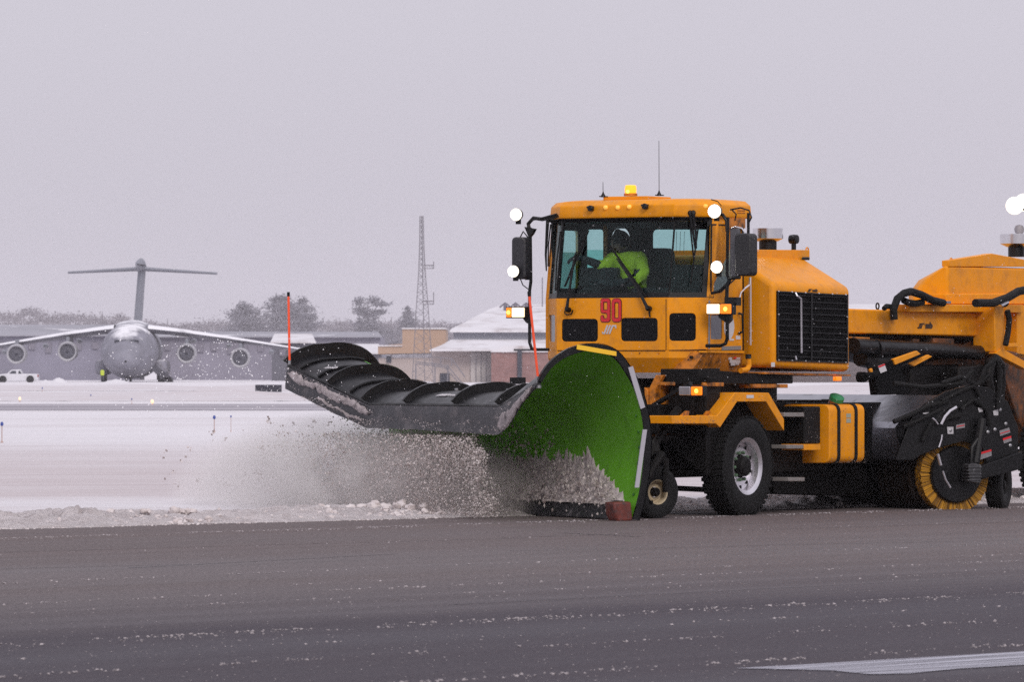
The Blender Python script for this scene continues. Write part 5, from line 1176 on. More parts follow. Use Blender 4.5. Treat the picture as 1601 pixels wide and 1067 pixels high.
# end-plate reflectors (on the face of the near rib), bolts along the edge
PE = Plane(P0 - D * .034, -Nf, UP)
for poly, m in (([(902, 539), (963, 550), (963, 557), (901, 546.5)], refl_yel), ([(981.5, 575), (989, 573), (1008, 637), (1001, 640)], refl_white), ([(1004.5, 672), (1011, 672), (998.5, 763), (992, 763)], refl_white)):
    g = G(); g.pxprism(PE, poly, .012, n=.012); g.obj('reflective_strip', m, plow)
g = G()
for j in (3, 5, 7, 9, 11, 13, 16):
    p = BP(.10, j, -.002); n_ = (BP(.1, j, -.03) - p).normalized(); g.lathe(p, n_, [(.016, 0), (.014, .012), (0, .014)], 8)
g.obj('edge_bolt', M('green_bolt', (.03, .16, .012), .5), plow)
# cutting edge, shoe
g = G()
for t0, t1 in ((.28, 1.0), (1.02, 1.8), (1.82, 2.7), (2.72, 3.6), (3.62, 4.6), (4.62, 5.7), (5.72, 6.9)):
    g.hexa([P0 + D * t0 + Nf * -.01 + UP * .015, P0 + D * t1 + Nf * -.01 + UP * .015, P0 + D * t1 + Nf * .07 + UP * .015, P0 + D * t0 + Nf * .07 + UP * .015,
            P0 + D * t0 + Nf * -.04 + UP * .21, P0 + D * t1 + Nf * -.04 + UP * .21, P0 + D * t1 + Nf * .0 + UP * .21, P0 + D * t0 + Nf * .0 + UP * .21])
g.obj('cutting_edge', M('worn_cutting_edge', (.014, .014, .017), .55, var=.3, dirt=(.2, .18, .19), dscale=10, dlo=.55, dhi=.7), plow, bevel=.008)
g = G(); g.prism([PE.hit(*p) for p in ((959, 786), (987, 785), (990, 815), (966, 817), (961, 806))], D * .22); g.obj('shoe', red_shoe, plow, bevel=.02)
# slush stuck to the lower face of the blade, with a ragged upper edge
g = G(); nt2, nj = 260, 18; P = []
for i in range(nt2):
    t = .28 + 6.3 * i / (nt2 - 1); rag = abs(mnoise.noise(Vector((t * 9, 0, 0)))) * .30 + abs(mnoise.noise(Vector((t * 28, 4, 0)))) * .14 + .10 * rnd()
    zt_ = .12 + min(.42, .42 * max(0, t - .25) ** .8) + rag * (.25 + .45 * min(1, t)) * (1.25 if 1.2 < t < 2.0 else .9)
    row = []
    for j in range(nj):
        k = j / (nj - 1); z = .17 + (zt_ - .15) * k
        q = 0
        for a, b in zip(PR, PR[1:]):
            if a[1] * scl(t)[1] <= z <= b[1] * scl(t)[1]: q = (a[0] + (b[0] - a[0]) * (z / scl(t)[1] - a[1]) / (b[1] - a[1])) * scl(t)[0]; break
        dep = (.012 + .10 * (1 - k) ** 1.2 * (.5 + abs(mnoise.noise(Vector((t * 6, z * 7, 1)))) * 1.8)) * min(1, t * 1.5) if k < 1 else -.004
        row.append(P0 + D * (t + .06 * k * mnoise.noise(Vector((t * 15, z * 6, 6)))) + Nf * (q + dep) + UP * z)
    P.append(row)
g.grid(P, nt2, nj)
slush = g.obj('slush_layer', M('grey_brown_slush', (.52, .46, .455), .85, var=.2, vscale=8, bump=1.0, bscale=25, dirt=(.20, .16, .15), dscale=5, dlo=.50, dhi=.75, spec=.2), plow, smooth=70, fixn=False)
g = G()
for k in range(1300):
    t = .28 + 3.2 * rnd() ** .8; z = abs(random.gauss(0, .20)) * (.5 + .5 * t) + (.17 if rnd() < .93 else .03)
    if z > .15 + .42 * t + .22 * mnoise.noise(Vector((t * 9, 3, 0))): continue
    g.blob(P0 + D * t + Nf * (U(.02, .16) - .10 * min(1, z / .5)) + UP * z, U(.004, .018), sq=(1, 1, 1.5))
g.obj('slush_crumbs', chunk_mat('slush_crumb', (.62, .56, .55), (.28, .23, .22)), plow, smooth=0)
# marker rods
for (p0_, p1_, base_) in (((451, 463), (448.5, 577), lipp(T3 - .02, .02, 0)), ((827.5, 463), (843, 590), lipp(.02, .02, 0))):
    pl = WALL(base_.y); A = base_ + UP * .0; B = pl.hit(*p0_)
    g = G(); g.tube([A.lerp(B, .07), B], .0135, 8); s_ = g.obj('marker_rod', orange_stake, plow)
    g = G(); d_ = (B - A).normalized(); g.tube([B - d_ * .005, B + d_ * .045], .017, 8); g.obj('rod_tip', black, s_)
    g = G(); g.tube([A - UP * .03, A.lerp(B, .08)], .018, 8); g.lathe(A - UP * .05, UP, [(.03, 0), (.03, .03)], 10); g.obj('rod_socket', steel, s_)
# back frame behind the mouldboard
g = G(); bk = lambda t, q, z: P0 + D * t + Nf * q + UP * z
g.tube([bk(.6, -.45, .55), bk(6.2, -.45, .55)], .11, 8); g.tube([bk(.6, -.40, 1.05), bk(6.2, -.40, 1.05)], .07, 8)
for t in (.8, 2.2, 3.6, 5.0, 6.1): g.tube([bk(t, -.12, .3), bk(t, -.48, .55), bk(t, -.15, 1.1)], .05, 6)
g.tube([bk(2.4, -.5, .6), T(-1.2, .8, .7)], .1, 8); g.tube([bk(4.2, -.5, .6), T(-1.2, 1.7, .7)], .1, 8); g.obj('back_frame', black_frame, plow)
g = G(); g.hexa([FRONT(-1.0).hit(797, 601), FRONT(-1.0).hit(822, 601), FRONT(-.8).hit(822, 601), FRONT(-.8).hit(797, 601), FRONT(-1.0).hit(797, 590.5), FRONT(-1.0).hit(822, 590.5), FRONT(-.8).hit(822, 590.5), FRONT(-.8).hit(797, 590.5)]); g.obj('bumper_stop', black, plow)
g = G(); tl = t_for_px(640)
for (x0_, y0_, ww, hh, tt, jj) in ((0, 0, 0, 0, t_for_px(490), 33), (0, 0, 0, 0, t_for_px(690), 33)): pass
# white lettering on the outside of the mouldboard
for tt, sc_, jj in ((t_for_px(492) + .0, 1.0, NP - 5), (t_for_px(686), .8, NP - 5)):
    p = BP(tt, jj, .04); up_ = (BP(tt, jj - 2, .04) - p).normalized(); pl = Plane(p, -D, up_)
    text('lettering', 'mb', pl, (.02, 0), .075 * sc_, white_decal, plow, wid=.30 * sc_, n=.004, off=.01)
    g = G()
    for k in range(3): g.prism([pl.at(-.30 + k * .09 + a, b_, .004) for a, b_ in ((0, 0), (.06, 0), (.12, .07 * sc_), (.06, .07 * sc_))], -pl.N * .003)
    g.obj('emblem', white_decal, plow, smooth=0)
g = G(); rj = BP(t_for_px(715) - .03, 22, .05); pl = Plane(rj, -Nf, UP); g.obj('x', black, plow) if False else None
# caster wheel behind the near end
cw = gnd(1020, 811.5); Rc = .285; ax = (NEAR * .93 - REAR * .35).normalized()
rimc = M('cream_rim', (.42, .34, .22), .5, var=.2)
wheel(cw + UP * Rc, ax, Rc, .22, .13, plow, 'caster_wheel', rimc, lug=False, nuts=0)
g = G(); c = cw + UP * Rc; g.tube([c + NEAR * .16, c + NEAR * .17 + UP * .34, c + UP * .42 - NEAR * .1, bk(.5, -.5, .75)], [.03, .04, .06, .07], 8); g.tube([bk(.2, -.2, .35), bk(.2, -.45, .7), c + UP * .40], .045, 8)
g.lathe(c + UP * .36, UP, [(.08, 0), (.08, .14), (.05, .2)], 12); g.obj('caster_fork', black_frame, plow)
g = G(); g.tube([SIDE(.8).hit(1035, 763), SIDE(.8).hit(1100, 766)], .03, 8); g.tube([SIDE(.3).hit(1020, 700), SIDE(.3).hit(1060, 640)], .045, 8); g.tube([SIDE(.4).hit(1012, 690), SIDE(.4).hit(1080, 680)], .04, 8)
for (x, y) in ((1017, 700), (1003, 778), (1016, 786)): g.lathe(SIDE(.1).hit(x, y), NEAR, [(.02, 0), (.02, .03), (0, .035)], 8)
g.obj('hydraulic_ram', black_frame, plow)

# ================================================================== middle broom, gooseneck beam, rear housing
PB = SIDE(.55)
g = G(); b1, b2 = .55, 1.15
A = [PB.hit(1300, 482), PB.hit(1556, 490), PB.hit(1556, 527), PB.hit(1300, 521)]
g.prism(A, T(0, .6) - T(0, 0)); beam = g.obj('gooseneck_beam', yellow, truck, bevel=.02)
emblem(PB, 1434, 514, 11, 8.5, dk, beam, .006); u, v = PB.uv(1446.5, 514); text('lettering', 'mb', PB, (u, v), .078, dk, beam, wid=.17, n=.006, off=.05)
g = G(); g.pxprism(SIDE(.50), [(1330, 526.5), (1360, 528), (1360, 530), (1330, 529)], .1); g.obj('beam_flange', yellow_dirty, beam)
eye(SIDE(.8), 1372, 479, .035, black, beam)
# upper yellow box rail + post
PB2 = SIDE(.40)
g = G(); g.pxprism(PB2, [(1428, 476), (1570, 477), (1570, 489), (1428, 488)], .35, n=-.05); g.pxprism(SIDE(.3), [(1555, 478), (1570, 478), (1571, 550), (1562, 556), (1556, 550)], .3); post = g.obj('rear_post_frame', yellow, truck, bevel=.012)
g = G(); g.pxprism(SIDE(.3), [(1570, 537), (1592, 537), (1592, 543), (1570, 543)], .12); g.pxprism(SIDE(.28), [(1567, 545), (1604, 566), (1604, 578), (1556, 553)], .10); g.pxprism(SIDE(.5), [(1590, 478), (1620, 478), (1620, 560), (1590, 560)], .3); g.pxprism(SIDE(.45), [(1572, 477), (1600, 477), (1600, 489), (1572, 489)], .2); g.obj('post_brace', yellow, post, bevel=.006)
g = G()
for xx in ((1478, 471), (1541, 471)): g.pxprism(SIDE(.45), rect(xx[0], xx[1], xx[0] + 9, xx[1] + 4), .1)
g.obj('clamp', alu, post)
# gear plate below the beam
g = G(); g.pxprism(SIDE(.6), [(1428, 530), (1438, 530), (1438, 545), (1428, 545)], .3); g.pxprism(SIDE(.55), [(1460, 529), (1492, 530), (1492, 540), (1460, 540)], .3); g.pxprism(SIDE(.65), [(1500, 545), (1522, 532), (1545, 530), (1556, 540), (1556, 570), (1540, 600), (1440, 600), (1440, 570), (1480, 558)], .3)
g.pxprism(SIDE(.5), [(1556, 545), (1640, 560), (1640, 660), (1610, 700), (1590, 650), (1574, 600)], .5); g.obj('turntable_frame', M('rusty_yellow', (.17, .05, .008), .65, var=.3, vscale=5, dirt=(.03, .02, .015), dscale=9, dlo=.42, dhi=.62), truck, bevel=.01)
# rear engine housing
PR_ = SIDE(-.05); ra0 = PR_.uv(1484, 450)[0]
def zr(py, a, b): return CAMH + (HY - py) * T(a, b).y / F
ra_f = SIDE(.0).uv(1484, 450)[0]
PRH = SIDE(.62); a0 = PRH.uv(1482, 440)[0]; L_ = 4.0
zt_ = zr(415.5, a0, .6); zm_ = zr(459, a0, .6); zb_ = zr(480, a0, .6)
blk = [(a0, .62), (a0 + L_, .62), (a0 + L_, 2.4), (a0 + 1.6, 1.9), (a0 + .12, 1.08), (a0 - .04, .92)]
low = [(a0, .62), (a0 + L_, .62), (a0 + L_, 2.4), (a0 + 1.6, 1.95), (a0 + .02, 1.16), (a0 - .10, 1.02)]
top = [(a0, .62), (a0 + L_, .62), (a0 + L_, 2.2), (a0 + 1.6, 1.6), (a0 + .2, .72), (a0 + .0, .66)]
rings = [[T(a, b, z) for a, b in ft] for ft, z in ((low, zb_ - .35), (low, zm_ - .0), (blk, zm_ + .16), (top, zt_))]
g = G(); n = 6; vs = [p for r in rings for p in r]; fs = [(i * n + k, i * n + (k + 1) % n, (i + 1) * n + (k + 1) % n, (i + 1) * n + k) for i in range(3) for k in range(n)] + [list(range(6)), list(range(18, 24))]
g.add(vs, fs); rh = g.obj('rear_engine_housing', yellow, truck, smooth=50, bevel=.03, bseg=3)
g = G(); g.pxprism(SIDE(.61), [(1484, 417), (1484, 407.5), (1551, 396.5), (1601, 406), (1640, 413), (1640, 417.5)], .10); g.obj('top_cover', yellow, rh, bevel=.006)
g = G(); g.pxprism(SIDE(.60), [(1478, 460), (1640, 459), (1640, 476), (1479, 476)], .25, n=.01); g.obj('lower_skirt', yellow, rh, bevel=.01)
eye(SIDE(.65), 1487, 407, .026, yellow, rh)
ic = SIDE(.8).hit(1589, 398)
g = G(); g.lathe(ic, UP, [(.10, -.03), (.10, .11), (.125, .115)], 28); cap = g.obj('air_intake', black, rh)
g = G(); g.lathe(ic, UP, [(.115, .09), (.19, .125), (.20, .13), (.20, .245), (.19, .25), (0, .254)], 40); g.obj('intake_cap', chrome, cap)
g = G(); c = ic + UP * .29 + NEAR * .04; g.lathe(c, UP, [(.03, -.05), (.055, -.02), (.062, .02), (.045, .06), (0, .075)], 18); g.obj('breather', M('grey_ball', (.35, .33, .35), .5), rh)
# rear mast lamp (lit)
lc = SIDE(.6).hit(1590, 322); g = G(); g.tube([SIDE(.6).hit(1611, 400), SIDE(.6).hit(1611, 330)], .03, 8); g.tube([SIDE(.6).hit(1611, 332), lc], .02, 8); lm = g.obj('lamp_mast', black, rh)
for dx, dy in ((0, 0), (14, -5)):
    c = SIDE(.6).hit(1590 + dx, 322 + dy) + PF.N * .06; ax = (CAMP - c).normalized(); g = G(); g.lathe(c, ax, [(.06, -.08), (.10, -.02), (.108, .0)], 24); h_ = g.obj('work_lamp', black, lm)
    g = G(); g.lathe(c, ax, [(.108, 0), (.10, .01), (.08, .016)], 28, caps=False); g.obj('glow_rim', lamp_glow_rim, h_)
    g = G(); g.lathe(c, ax, [(.084, .012), (.07, .025), (0, .035)], 28); g.obj('lamp_lens', lamp_white, h_)
g = G(); c = SIDE(.2).hit(1571, 475); g.lathe(c, (PF.N * .5 + NEAR * .5 - UP * .4).normalized(), [(.045, -.05), (.05, 0), (0, .01)], 18); g.obj('lamp_housing', black, post)
g = G(); g.pxprism(SIDE(.15), [(1564, 476.5), (1576, 471), (1577, 473.5), (1567, 479)], .02, n=.01); g.obj('small_lamp', clear_lens, post)
# hoses
g = G()
for k, r_ in ((0, .045), (.08, .04), (.16, .035)):
    g.tube([SIDE(.35 + k).hit(x, y) for x, y in ((1398, 500), (1397, 484), (1403, 467), (1413, 459), (1424, 456), (1440, 461), (1458, 470), (1475, 474))], r_, 10)
g.tube([SIDE(.4).hit(x, y) for x, y in ((1413, 470), (1422, 474), (1432, 475), (1442, 473))], .04, 8); g.tube([SIDE(.4).hit(x, y) for x, y in ((1382, 483), (1386, 479), (1394, 480))], .03, 8)
g.tube([SIDE(.2).hit(x, y) for x, y in ((1525, 474), (1552, 474), (1575, 466), (1592, 456), (1612, 452))], .05, 10); g.tube([SIDE(.2).hit(x, y) for x, y in ((1575, 486), (1578, 500), (1576, 520), (1572, 540))], .035, 8); g.obj('hydraulic_hose', rubber, truck)
g = G()
g.tube([SIDE(.5).hit(1335, 541), SIDE(.5).hit(1470, 548), SIDE(.5).hit(1530, 552)], .09, 12); g.lathe(SIDE(.5).hit(1366, 545), (SIDE(.5).U), [(.11, 0), (.11, .08)], 16); g.tube([SIDE(.6).hit(1345, 560), SIDE(.6).hit(1370, 566), SIDE(.6).hit(1440, 560)], .10, 10)
g.pxprism(SIDE(1.0), [(1336, 520), (1560, 520), (1560, 560), (1336, 545)], .3)
g.pxprism(SIDE(.7), [(1336, 535), (1445, 538), (1445, 560), (1380, 570), (1345, 562), (1336, 550)], .3); g.obj('drive_cylinder', black, truck)
g = G(); g.tube([SIDE(.46).hit(1384, 541), SIDE(.46).hit(1425, 545)], .035, 10); g.obj('piston_rod', chrome, truck)
# lift arm with black plate
PL = SIDE(.0)
g = G(); g.pxprism(PL, [(1367, 574), (1395, 563), (1403, 566), (1412, 583), (1425, 617), (1372, 618)], .10); g.pxprism(SIDE(.05), [(1395, 563), (1440, 550), (1446, 556), (1405, 574)], .06); g.tube([PL.hit(1352, 590), PL.hit(1372, 584)], .045, 10); g.lathe(PL.hit(1351, 590), NEAR, [(.06, -.08), (.06, .02)], 14); lift = g.obj('lift_plate', black_matt, truck, bevel=.01)
g = G(); g.pxprism(SIDE(-.02), [(1397, 562), (1434, 549), (1440, 554), (1400, 571)], .04); g.pxprism(SIDE(-.02), [(1361, 578), (1364, 576), (1367, 590), (1364, 592)], .03); g.pxprism(SIDE(.1), [(1423, 569), (1452, 555), (1458, 558), (1430, 573)], .04); g.obj('yellow_link', yellow, lift, bevel=.006)
g = G(); g.pxprism(PL, [(1372, 573), (1382, 569), (1386, 580), (1376, 584)], .003, n=.006); g.obj('warning_label', white_decal, lift); g = G(); g.pxprism(PL, [(1372, 573), (1382, 569), (1383, 571.5), (1373, 575.5)], .003, n=.009); g.obj('warning_band', red, lift)
g = G(); g.tube([PL.hit(1388, 592), PL.hit(1396, 580)], .01, 6)
# dark rubber wheel beyond (partly visible)
g = G(); c = SIDE(1.2).hit(1438, 590); g.lathe(c, NEAR, [(.2, -.12), (.42, -.12), (.46, -.06), (.46, .06), (.42, .12), (.2, .12)], 36, close=True); g.obj('spare_wheel', rubber, truck)
# ---- broom: axis along the blade direction
BD_ = D.copy(); bc0 = gnd(1493, 797.5); bc0.z = -.045; Rb = .45; bc = bc0 + UP * Rb
g = G(); g.tube([bc - BD_ * .02, bc + BD_ * 5.6], .12, 14); broom = g.obj('broom', black_frame, truck)
g = G(); nb = 420; 
for ring_ in range(0, 3):
    off = ring_ * .05
    for k in range(nb):
        t = 2 * math.pi * (k + rnd()) / nb; x_ = Vector((BD_.y, -BD_.x, 0)); d = x_ * math.cos(t) + UP * math.sin(t); tt = x_ * -math.sin(t) + UP * math.cos(t)
        R1 = Rb * U(.975, 1.0); c = bc + BD_ * (off + U(0, .03)); w_ = .006
        g.add([c + d * .31 + tt * w_ * .6, c + d * .31 - tt * w_ * .6, c + d * R1 - tt * w_ + BD_ * -.01, c + d * R1 + tt * w_ + BD_ * -.01, c + d * R1 * .99 + tt * w_ + BD_ * .03, c + d * R1 * .99 - tt * w_ + BD_ * .03], [(0, 1, 2, 3), (3, 2, 5, 4)])
g.obj('bristle_ring', brush_y, broom, smooth=0)
g = G(); g.lathe(bc + BD_ * .035, BD_, [(.24, 0), (Rb * .94, .0), (Rb * .95, .10)], 72, caps=False); g.obj('bristle_core', M('bristle_core', (.22, .09, .006), .8), broom)
g = G()
for i in range(2, 38): g.lathe(bc + BD_ * (.14 * i), BD_, [(.26, 0), (Rb * .97, .03), (Rb * .97, .08), (.26, .11)], 40)
g.obj('bristle_roll', M('dirty_bristles', (.022, .010, .004), .9, var=.4, vscale=25, bump=1, bscale=60), broom)
g = G(); g.lathe(bc - BD_ * .03, BD_, [(.05, -.02), (.31, -.02), (.325, .0), (.325, .05)], 48); g.obj('end_disc', black, broom)
# broom hood: glossy sheet folded over the roll, on its front side
xf = Vector((BD_.y, -BD_.x, 0)); xf = xf if xf.dot(Nf) > 0 else -xf     # towards the front of the broom
hp = [(-.55, 1.15), (-.25, 1.33), (.10, 1.35), (.78, 1.05), (.84, .98), (.72, .64)]
g = G(); t_a, t_b = -.10, 5.6; P = []
for i in range(12):
    t = t_a + (t_b - t_a) * i / 11; P.append([bc0 + BD_ * t + xf * q + UP * (z + .0) for q, z in hp])
g.grid(P, 12, len(hp)); g.grid([[p - UP * .02 - xf * .01 for p in r] for r in P], 12, len(hp)); hoodb = g.obj('broom_hood', hood_sheet, broom, smooth=12)
PE2 = Plane(bc0 - BD_ * .10 , -xf if (-xf).x > 0 else xf, UP)
# near end plate with machinery
g = G(); g.pxprism(PE2, [(1425, 655), (1448, 632), (1478, 613), (1510, 604), (1545, 606), (1575, 628), (1592, 668), (1592, 735), (1560, 742), (1548, 744), (1536, 700), (1508, 690), (1470, 700), (1440, 712), (1428, 720), (1400, 720)], .06); ep = g.obj('end_plate', black, broom, bevel=.006)
g = G(); g.pxprism(PE2, [(1500, 742), (1510, 735), (1592, 706), (1592, 733), (1560, 742), (1518, 752)], .10, n=.10); g.tube([PE2.hit(1530, 655) + PE2.N * .08, PE2.hit(1516, 725) + PE2.N * .12], .055, 10); g.tube([PE2.hit(1536, 668) + PE2.N * .08, PE2.hit(1510, 700) + PE2.N * .14, PE2.hit(1508, 740) + PE2.N * .14], .03, 8); g.obj('broom_arm', black, ep, bevel=.008)
g = G(); g.pxprism(PE2, [(1502, 727), (1510, 724), (1522, 727), (1521, 756), (1504, 753)], .14, n=.18)
for y in (730, 735, 740, 745, 750): g.pxprism(PE2, rect(1501, y, 1522.5, y + 2), .15, n=.19)
g.obj('hydraulic_motor', M('grey_motor_casting', (.055, .055, .06), .5, .4, dirt=(.3, .3, .32), dscale=18, dlo=.55, dhi=.7), ep, bevel=.005)
stick = [((1521, 711), (1549, 703), (1550, 713), (1522, 723), label_grey), ((1562, 674), (1577, 669), (1579, 677), (1563, 682.5), label_grey), ((1567, 686), (1580, 682), (1581, 690), (1569, 694), label_grey),
         ((1494, 665), (1508, 662), (1508, 669), (1494, 671.5), label_grey), ((1480, 668), (1490, 668), (1490, 679), (1481, 679), silver), ((1482, 652), (1487, 651), (1487, 655), (1482, 656), silver), ((1458, 632), (1476, 627), (1477, 630), (1459, 636), silver), ((1528, 638), (1537, 638), (1536, 644), (1530, 645), silver), ((1552, 643), (1560, 640), (1560, 650), (1553, 650), silver), ((1442, 646), (1453, 645), (1453, 648), (1443, 648), silver)]
for a, b, c, d, m in stick:
    g = G(); g.pxprism(PE2, [a, b, c, d], .003, n=.010); g.obj('label_plate', m, ep)
g = G(); g.pxprism(PE2, [(1521, 711), (1549, 703), (1549.3, 706), (1521.3, 714)], .003, n=.014); g.pxprism(PE2, [(1567, 686), (1580, 682), (1580.3, 685), (1567.4, 689)], .003, n=.014); g.pxprism(PE2, [(1562.8, 678), (1577.6, 673.5), (1577.7, 674.6), (1563, 679)], .003, n=.014); g.pxprism(PE2, [(1495, 667), (1507, 664.6), (1507, 665.8), (1495, 668)], .003, n=.014); g.obj('label_band', red, ep)
g = G()
for (x, y) in ((1563, 641), (1572, 663), (1579, 697), (1575, 726), (1555, 672), (1537, 669), (1544, 676), (1485.5, 673.5)): g.lathe(PE2.hit(x, y), PE2.N, [(.020, 0), (.020, .012), (.006, .018)], 10)
g.obj('bolt', steel, ep)
g = G(); g.tube([PE2.hit(x, y) + PE2.N * .05 for x, y in ((1468, 664), (1474, 652), (1482, 643), (1492, 637))], .018, 8); g.tube([PE2.hit(x, y) + PE2.N * .05 for x, y in ((1454, 654), (1459, 658), (1463, 664))], .010, 6); g.tube([PE2.hit(x, y) + PE2.N * .06 for x, y in ((1462, 710), (1467, 728))], .018, 8); g.tube([PE2.hit(x, y) + PE2.N * .06 for x, y in ((1464, 700), (1468, 688), (1469, 680))], .010, 6); g.tube([PE2.hit(x, y) + PE2.N * .06 for x, y in ((1470, 737), (1474, 750), (1482, 763))], .012, 6); g.obj('hose_fitting', alu, ep)
g = G()
for pts in (((1395, 660), (1420, 650), (1450, 635), (1480, 628)), ((1410, 668), (1440, 655), (1470, 640)), ((1470, 628), (1500, 612), (1530, 600), (1545, 585)), ((1500, 640), (1520, 625), (1540, 640), (1545, 665)), ((1530, 600), (1540, 575), (1556, 562), (1562, 580), (1558, 640)), ((1440, 690), (1455, 660), (1475, 655), (1500, 650)), ((1395, 600), (1440, 606), (1500, 600), (1520, 580)), ((1470, 600), (1500, 590), (1520, 600), (1530, 620))):
    g.tube([PE2.hit(*p) + PE2.N * .03 for p in pts], .028, 8)
g.obj('hydraulic_line', rubber, ep)
# front edge bracket of the hood
g = G(); g.pxprism(SIDE(.2), [(1385, 664), (1391, 661), (1388, 690), (1386, 698), (1380, 697)], .06); g.obj('hood_hanger', galv, broom); g = G(); g.pxprism(SIDE(.22), [(1388, 662), (1440, 664), (1440, 720), (1375, 722), (1375, 708), (1388, 690)], .3); g.lathe(SIDE(.2).hit(1393, 686), NEAR, [(.025, 0), (.02, .02)], 10); g.obj('hood_bracket', black_frame, broom)
# dark tall shield/tyre above the broom end
g = G(); g.tube([SIDE(.25).hit(x, y) for x, y in ((1548, 620), (1543, 590), (1548, 568), (1556, 562), (1563, 572), (1564, 600), (1560, 640))], .07, 12); g.pxprism(SIDE(.3), [(1500, 575), (1545, 570), (1570, 580), (1575, 700), (1500, 640)], .2); g.pxprism(SIDE(.6), [(1425, 572), (1500, 570), (1500, 625), (1425, 622)], .2); g.obj('pivot_housing', black_frame, truck, bevel=.02)
g = G(); c = SIDE(.1).hit(1535.5, 618); g.lathe(c, (NEAR + PF.N).normalized(), [(.065, -.03), (.065, .0), (.05, .025), (0, .04)], 20); h_ = g.obj('turn_lamp', lamp_amber, truck)
g = G(); g.pxprism(SIDE(.12), [(1537.5, 607), (1540, 607.5), (1540, 628), (1537.5, 628)], .03, n=.05); g.obj('lamp_rim', chrome, h_)
# caster wheel behind the broom
cw = gnd(1561, 795.5); cw.z = -.02; Rc = .30; wheel(cw + UP * Rc, (NEAR * .95 + REAR * .25).normalized(), Rc, .20, .13, truck, 'caster_wheel', black_frame, lug=False, nuts=0)
# ================================================================== driver
skin = M('skin', (.30, .16, .11), .5); sleeve = M('dark_sleeve', (.02, .022, .028), .85); hairm = M('dark_cap', (.012, .011, .012), .8)
PD = FRONT(-.18)
def dp(x, y, dn=0): return PD.hit(x, y) + PD.N * dn
s = 143.0
J = [(dp(985, 462), .17), (dp(986, 440), .175), (dp(988, 420, .02), .165), (dp(985, 405, .05), .15), (dp(982, 398, .08), .062), (dp(981, 391, .10), .068), (dp(979.5, 382, .13), .088), (dp(979, 376, .13), .072),
     (dp(1004, 406, .06), .085), (dp(1014, 425, .12), .07), (dp(1008, 442, .28), .06), (dp(985, 446, .42), .05), (dp(974, 442, .46), .032),        # arm to the wheel
     (dp(966, 406, .10), .085), (dp(962, 418, .25), .06), (dp(950, 408, .42), .045), (dp(941, 404, .48), .032)]                                   # raised arm
E = [(0, 1), (1, 2), (2, 3), (3, 4), (4, 5), (5, 6), (6, 7), (3, 8), (8, 9), (9, 10), (10, 11), (11, 12), (3, 13), (13, 14), (14, 15), (15, 16)]
# hands: five fingers each
def hand(base_i, dirv, upv):
    b_ = J[base_i][0]; dirv = dirv.normalized(); sd_ = dirv.cross(upv).normalized()
    J.append((b_ + dirv * .045, .034)); pi_ = len(J) - 1; E.append((base_i, pi_))
    for k, (o, l) in enumerate(((-.030, .060), (-.010, .072), (.010, .068), (.030, .052))):
        a = len(J); J.append((b_ + dirv * .080 + sd_ * o, .0095)); J.append((b_ + dirv * (.080 + l * .55) + sd_ * o * 1.15 - upv * .012, .0085)); J.append((b_ + dirv * (.080 + l * .8) + sd_ * o * 1.15 - upv * .04, .007)); E.extend([(pi_, a), (a, a + 1), (a + 1, a + 2)])
    a = len(J); J.append((b_ + dirv * .04 - sd_ * .045, .011)); J.append((b_ + dirv * .08 - sd_ * .062 - upv * .02, .009)); E.extend([(pi_, a), (a, a + 1)])
hand(12, (dp(964, 439, .5) - dp(974, 442, .46)), UP); hand(16, (dp(929, 408, .55) - dp(941, 404, .48)), (UP * .8 + PD.N * .4).normalized())
body_m = bpy.data.materials.new('driver_body'); body_m.use_nodes = True
drv = skin_body('person', J, E, sleeve, sub=2)
tag(drv, 'driver in a lime hi-vis shirt and headset behind the windshield of the plow truck', 'person')
# face and hands tone: a head shell over the skinned head
g = G(); hc = dp(979.5, 380, .13); fwd = (PD.N * .9 - NEAR * .55 - UP * .25).normalized(); rt = fwd.cross(UP).normalized(); u2 = rt.cross(fwd).normalized()
hd = []
for i in range(15):
    th_ = math.pi * i / 14; row = []
    for k in range(24):
        ph = 2 * math.pi * k / 24; d = u2 * math.cos(th_) + (rt * math.cos(ph) + fwd * math.sin(ph)) * math.sin(th_)
        f_ = d.dot(fwd); r_ = .105 * (1 + .13 * abs(d.dot(u2))); up__ = d.dot(u2)
        if f_ > .75 and abs(d.dot(rt)) < .25 and -.35 < up__ < .1: r_ += .022 * (1 - abs(up__ + .12) * 2)
        if f_ > .3 and up__ < -.5: r_ *= 1.04
        r_ *= (1 - .16 * abs(d.dot(rt))); row.append(hc + d * r_)
    hd.append(row)
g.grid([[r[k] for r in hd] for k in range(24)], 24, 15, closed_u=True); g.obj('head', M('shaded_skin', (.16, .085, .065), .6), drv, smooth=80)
g = G()
for s_ in (-1, 1): g.lathe(hc + fwd * .094 + rt * .034 * s_ + u2 * .012, fwd, [(.013, 0), (.010, .007), (0, .009)], 10)
g.obj('eye', M('eye_dark', (.03, .025, .025), .2), drv)
g = G(); g.tube([hc + fwd * .105 - u2 * .052 + rt * k for k in (-.024, -.01, .01, .024)], [.003, .006, .006, .003], 6); g.obj('mouth', M('lips', (.12, .045, .04), .6), drv)
g = G()
for s_ in (-1, 1): g.lathe(hc + rt * s_ * .092, rt * s_, [(.05, -.01), (.052, .03), (.03, .04), (0, .04)], 18)
n = 14; g.tube([hc + (rt * math.cos(a) * 1.0 + u2 * math.sin(a) * 1.22) * .117 for a in [math.pi * i / n for i in range(n + 1)]], .016, 8); g.obj('headset', black_matt, drv)
g = G(); P = []
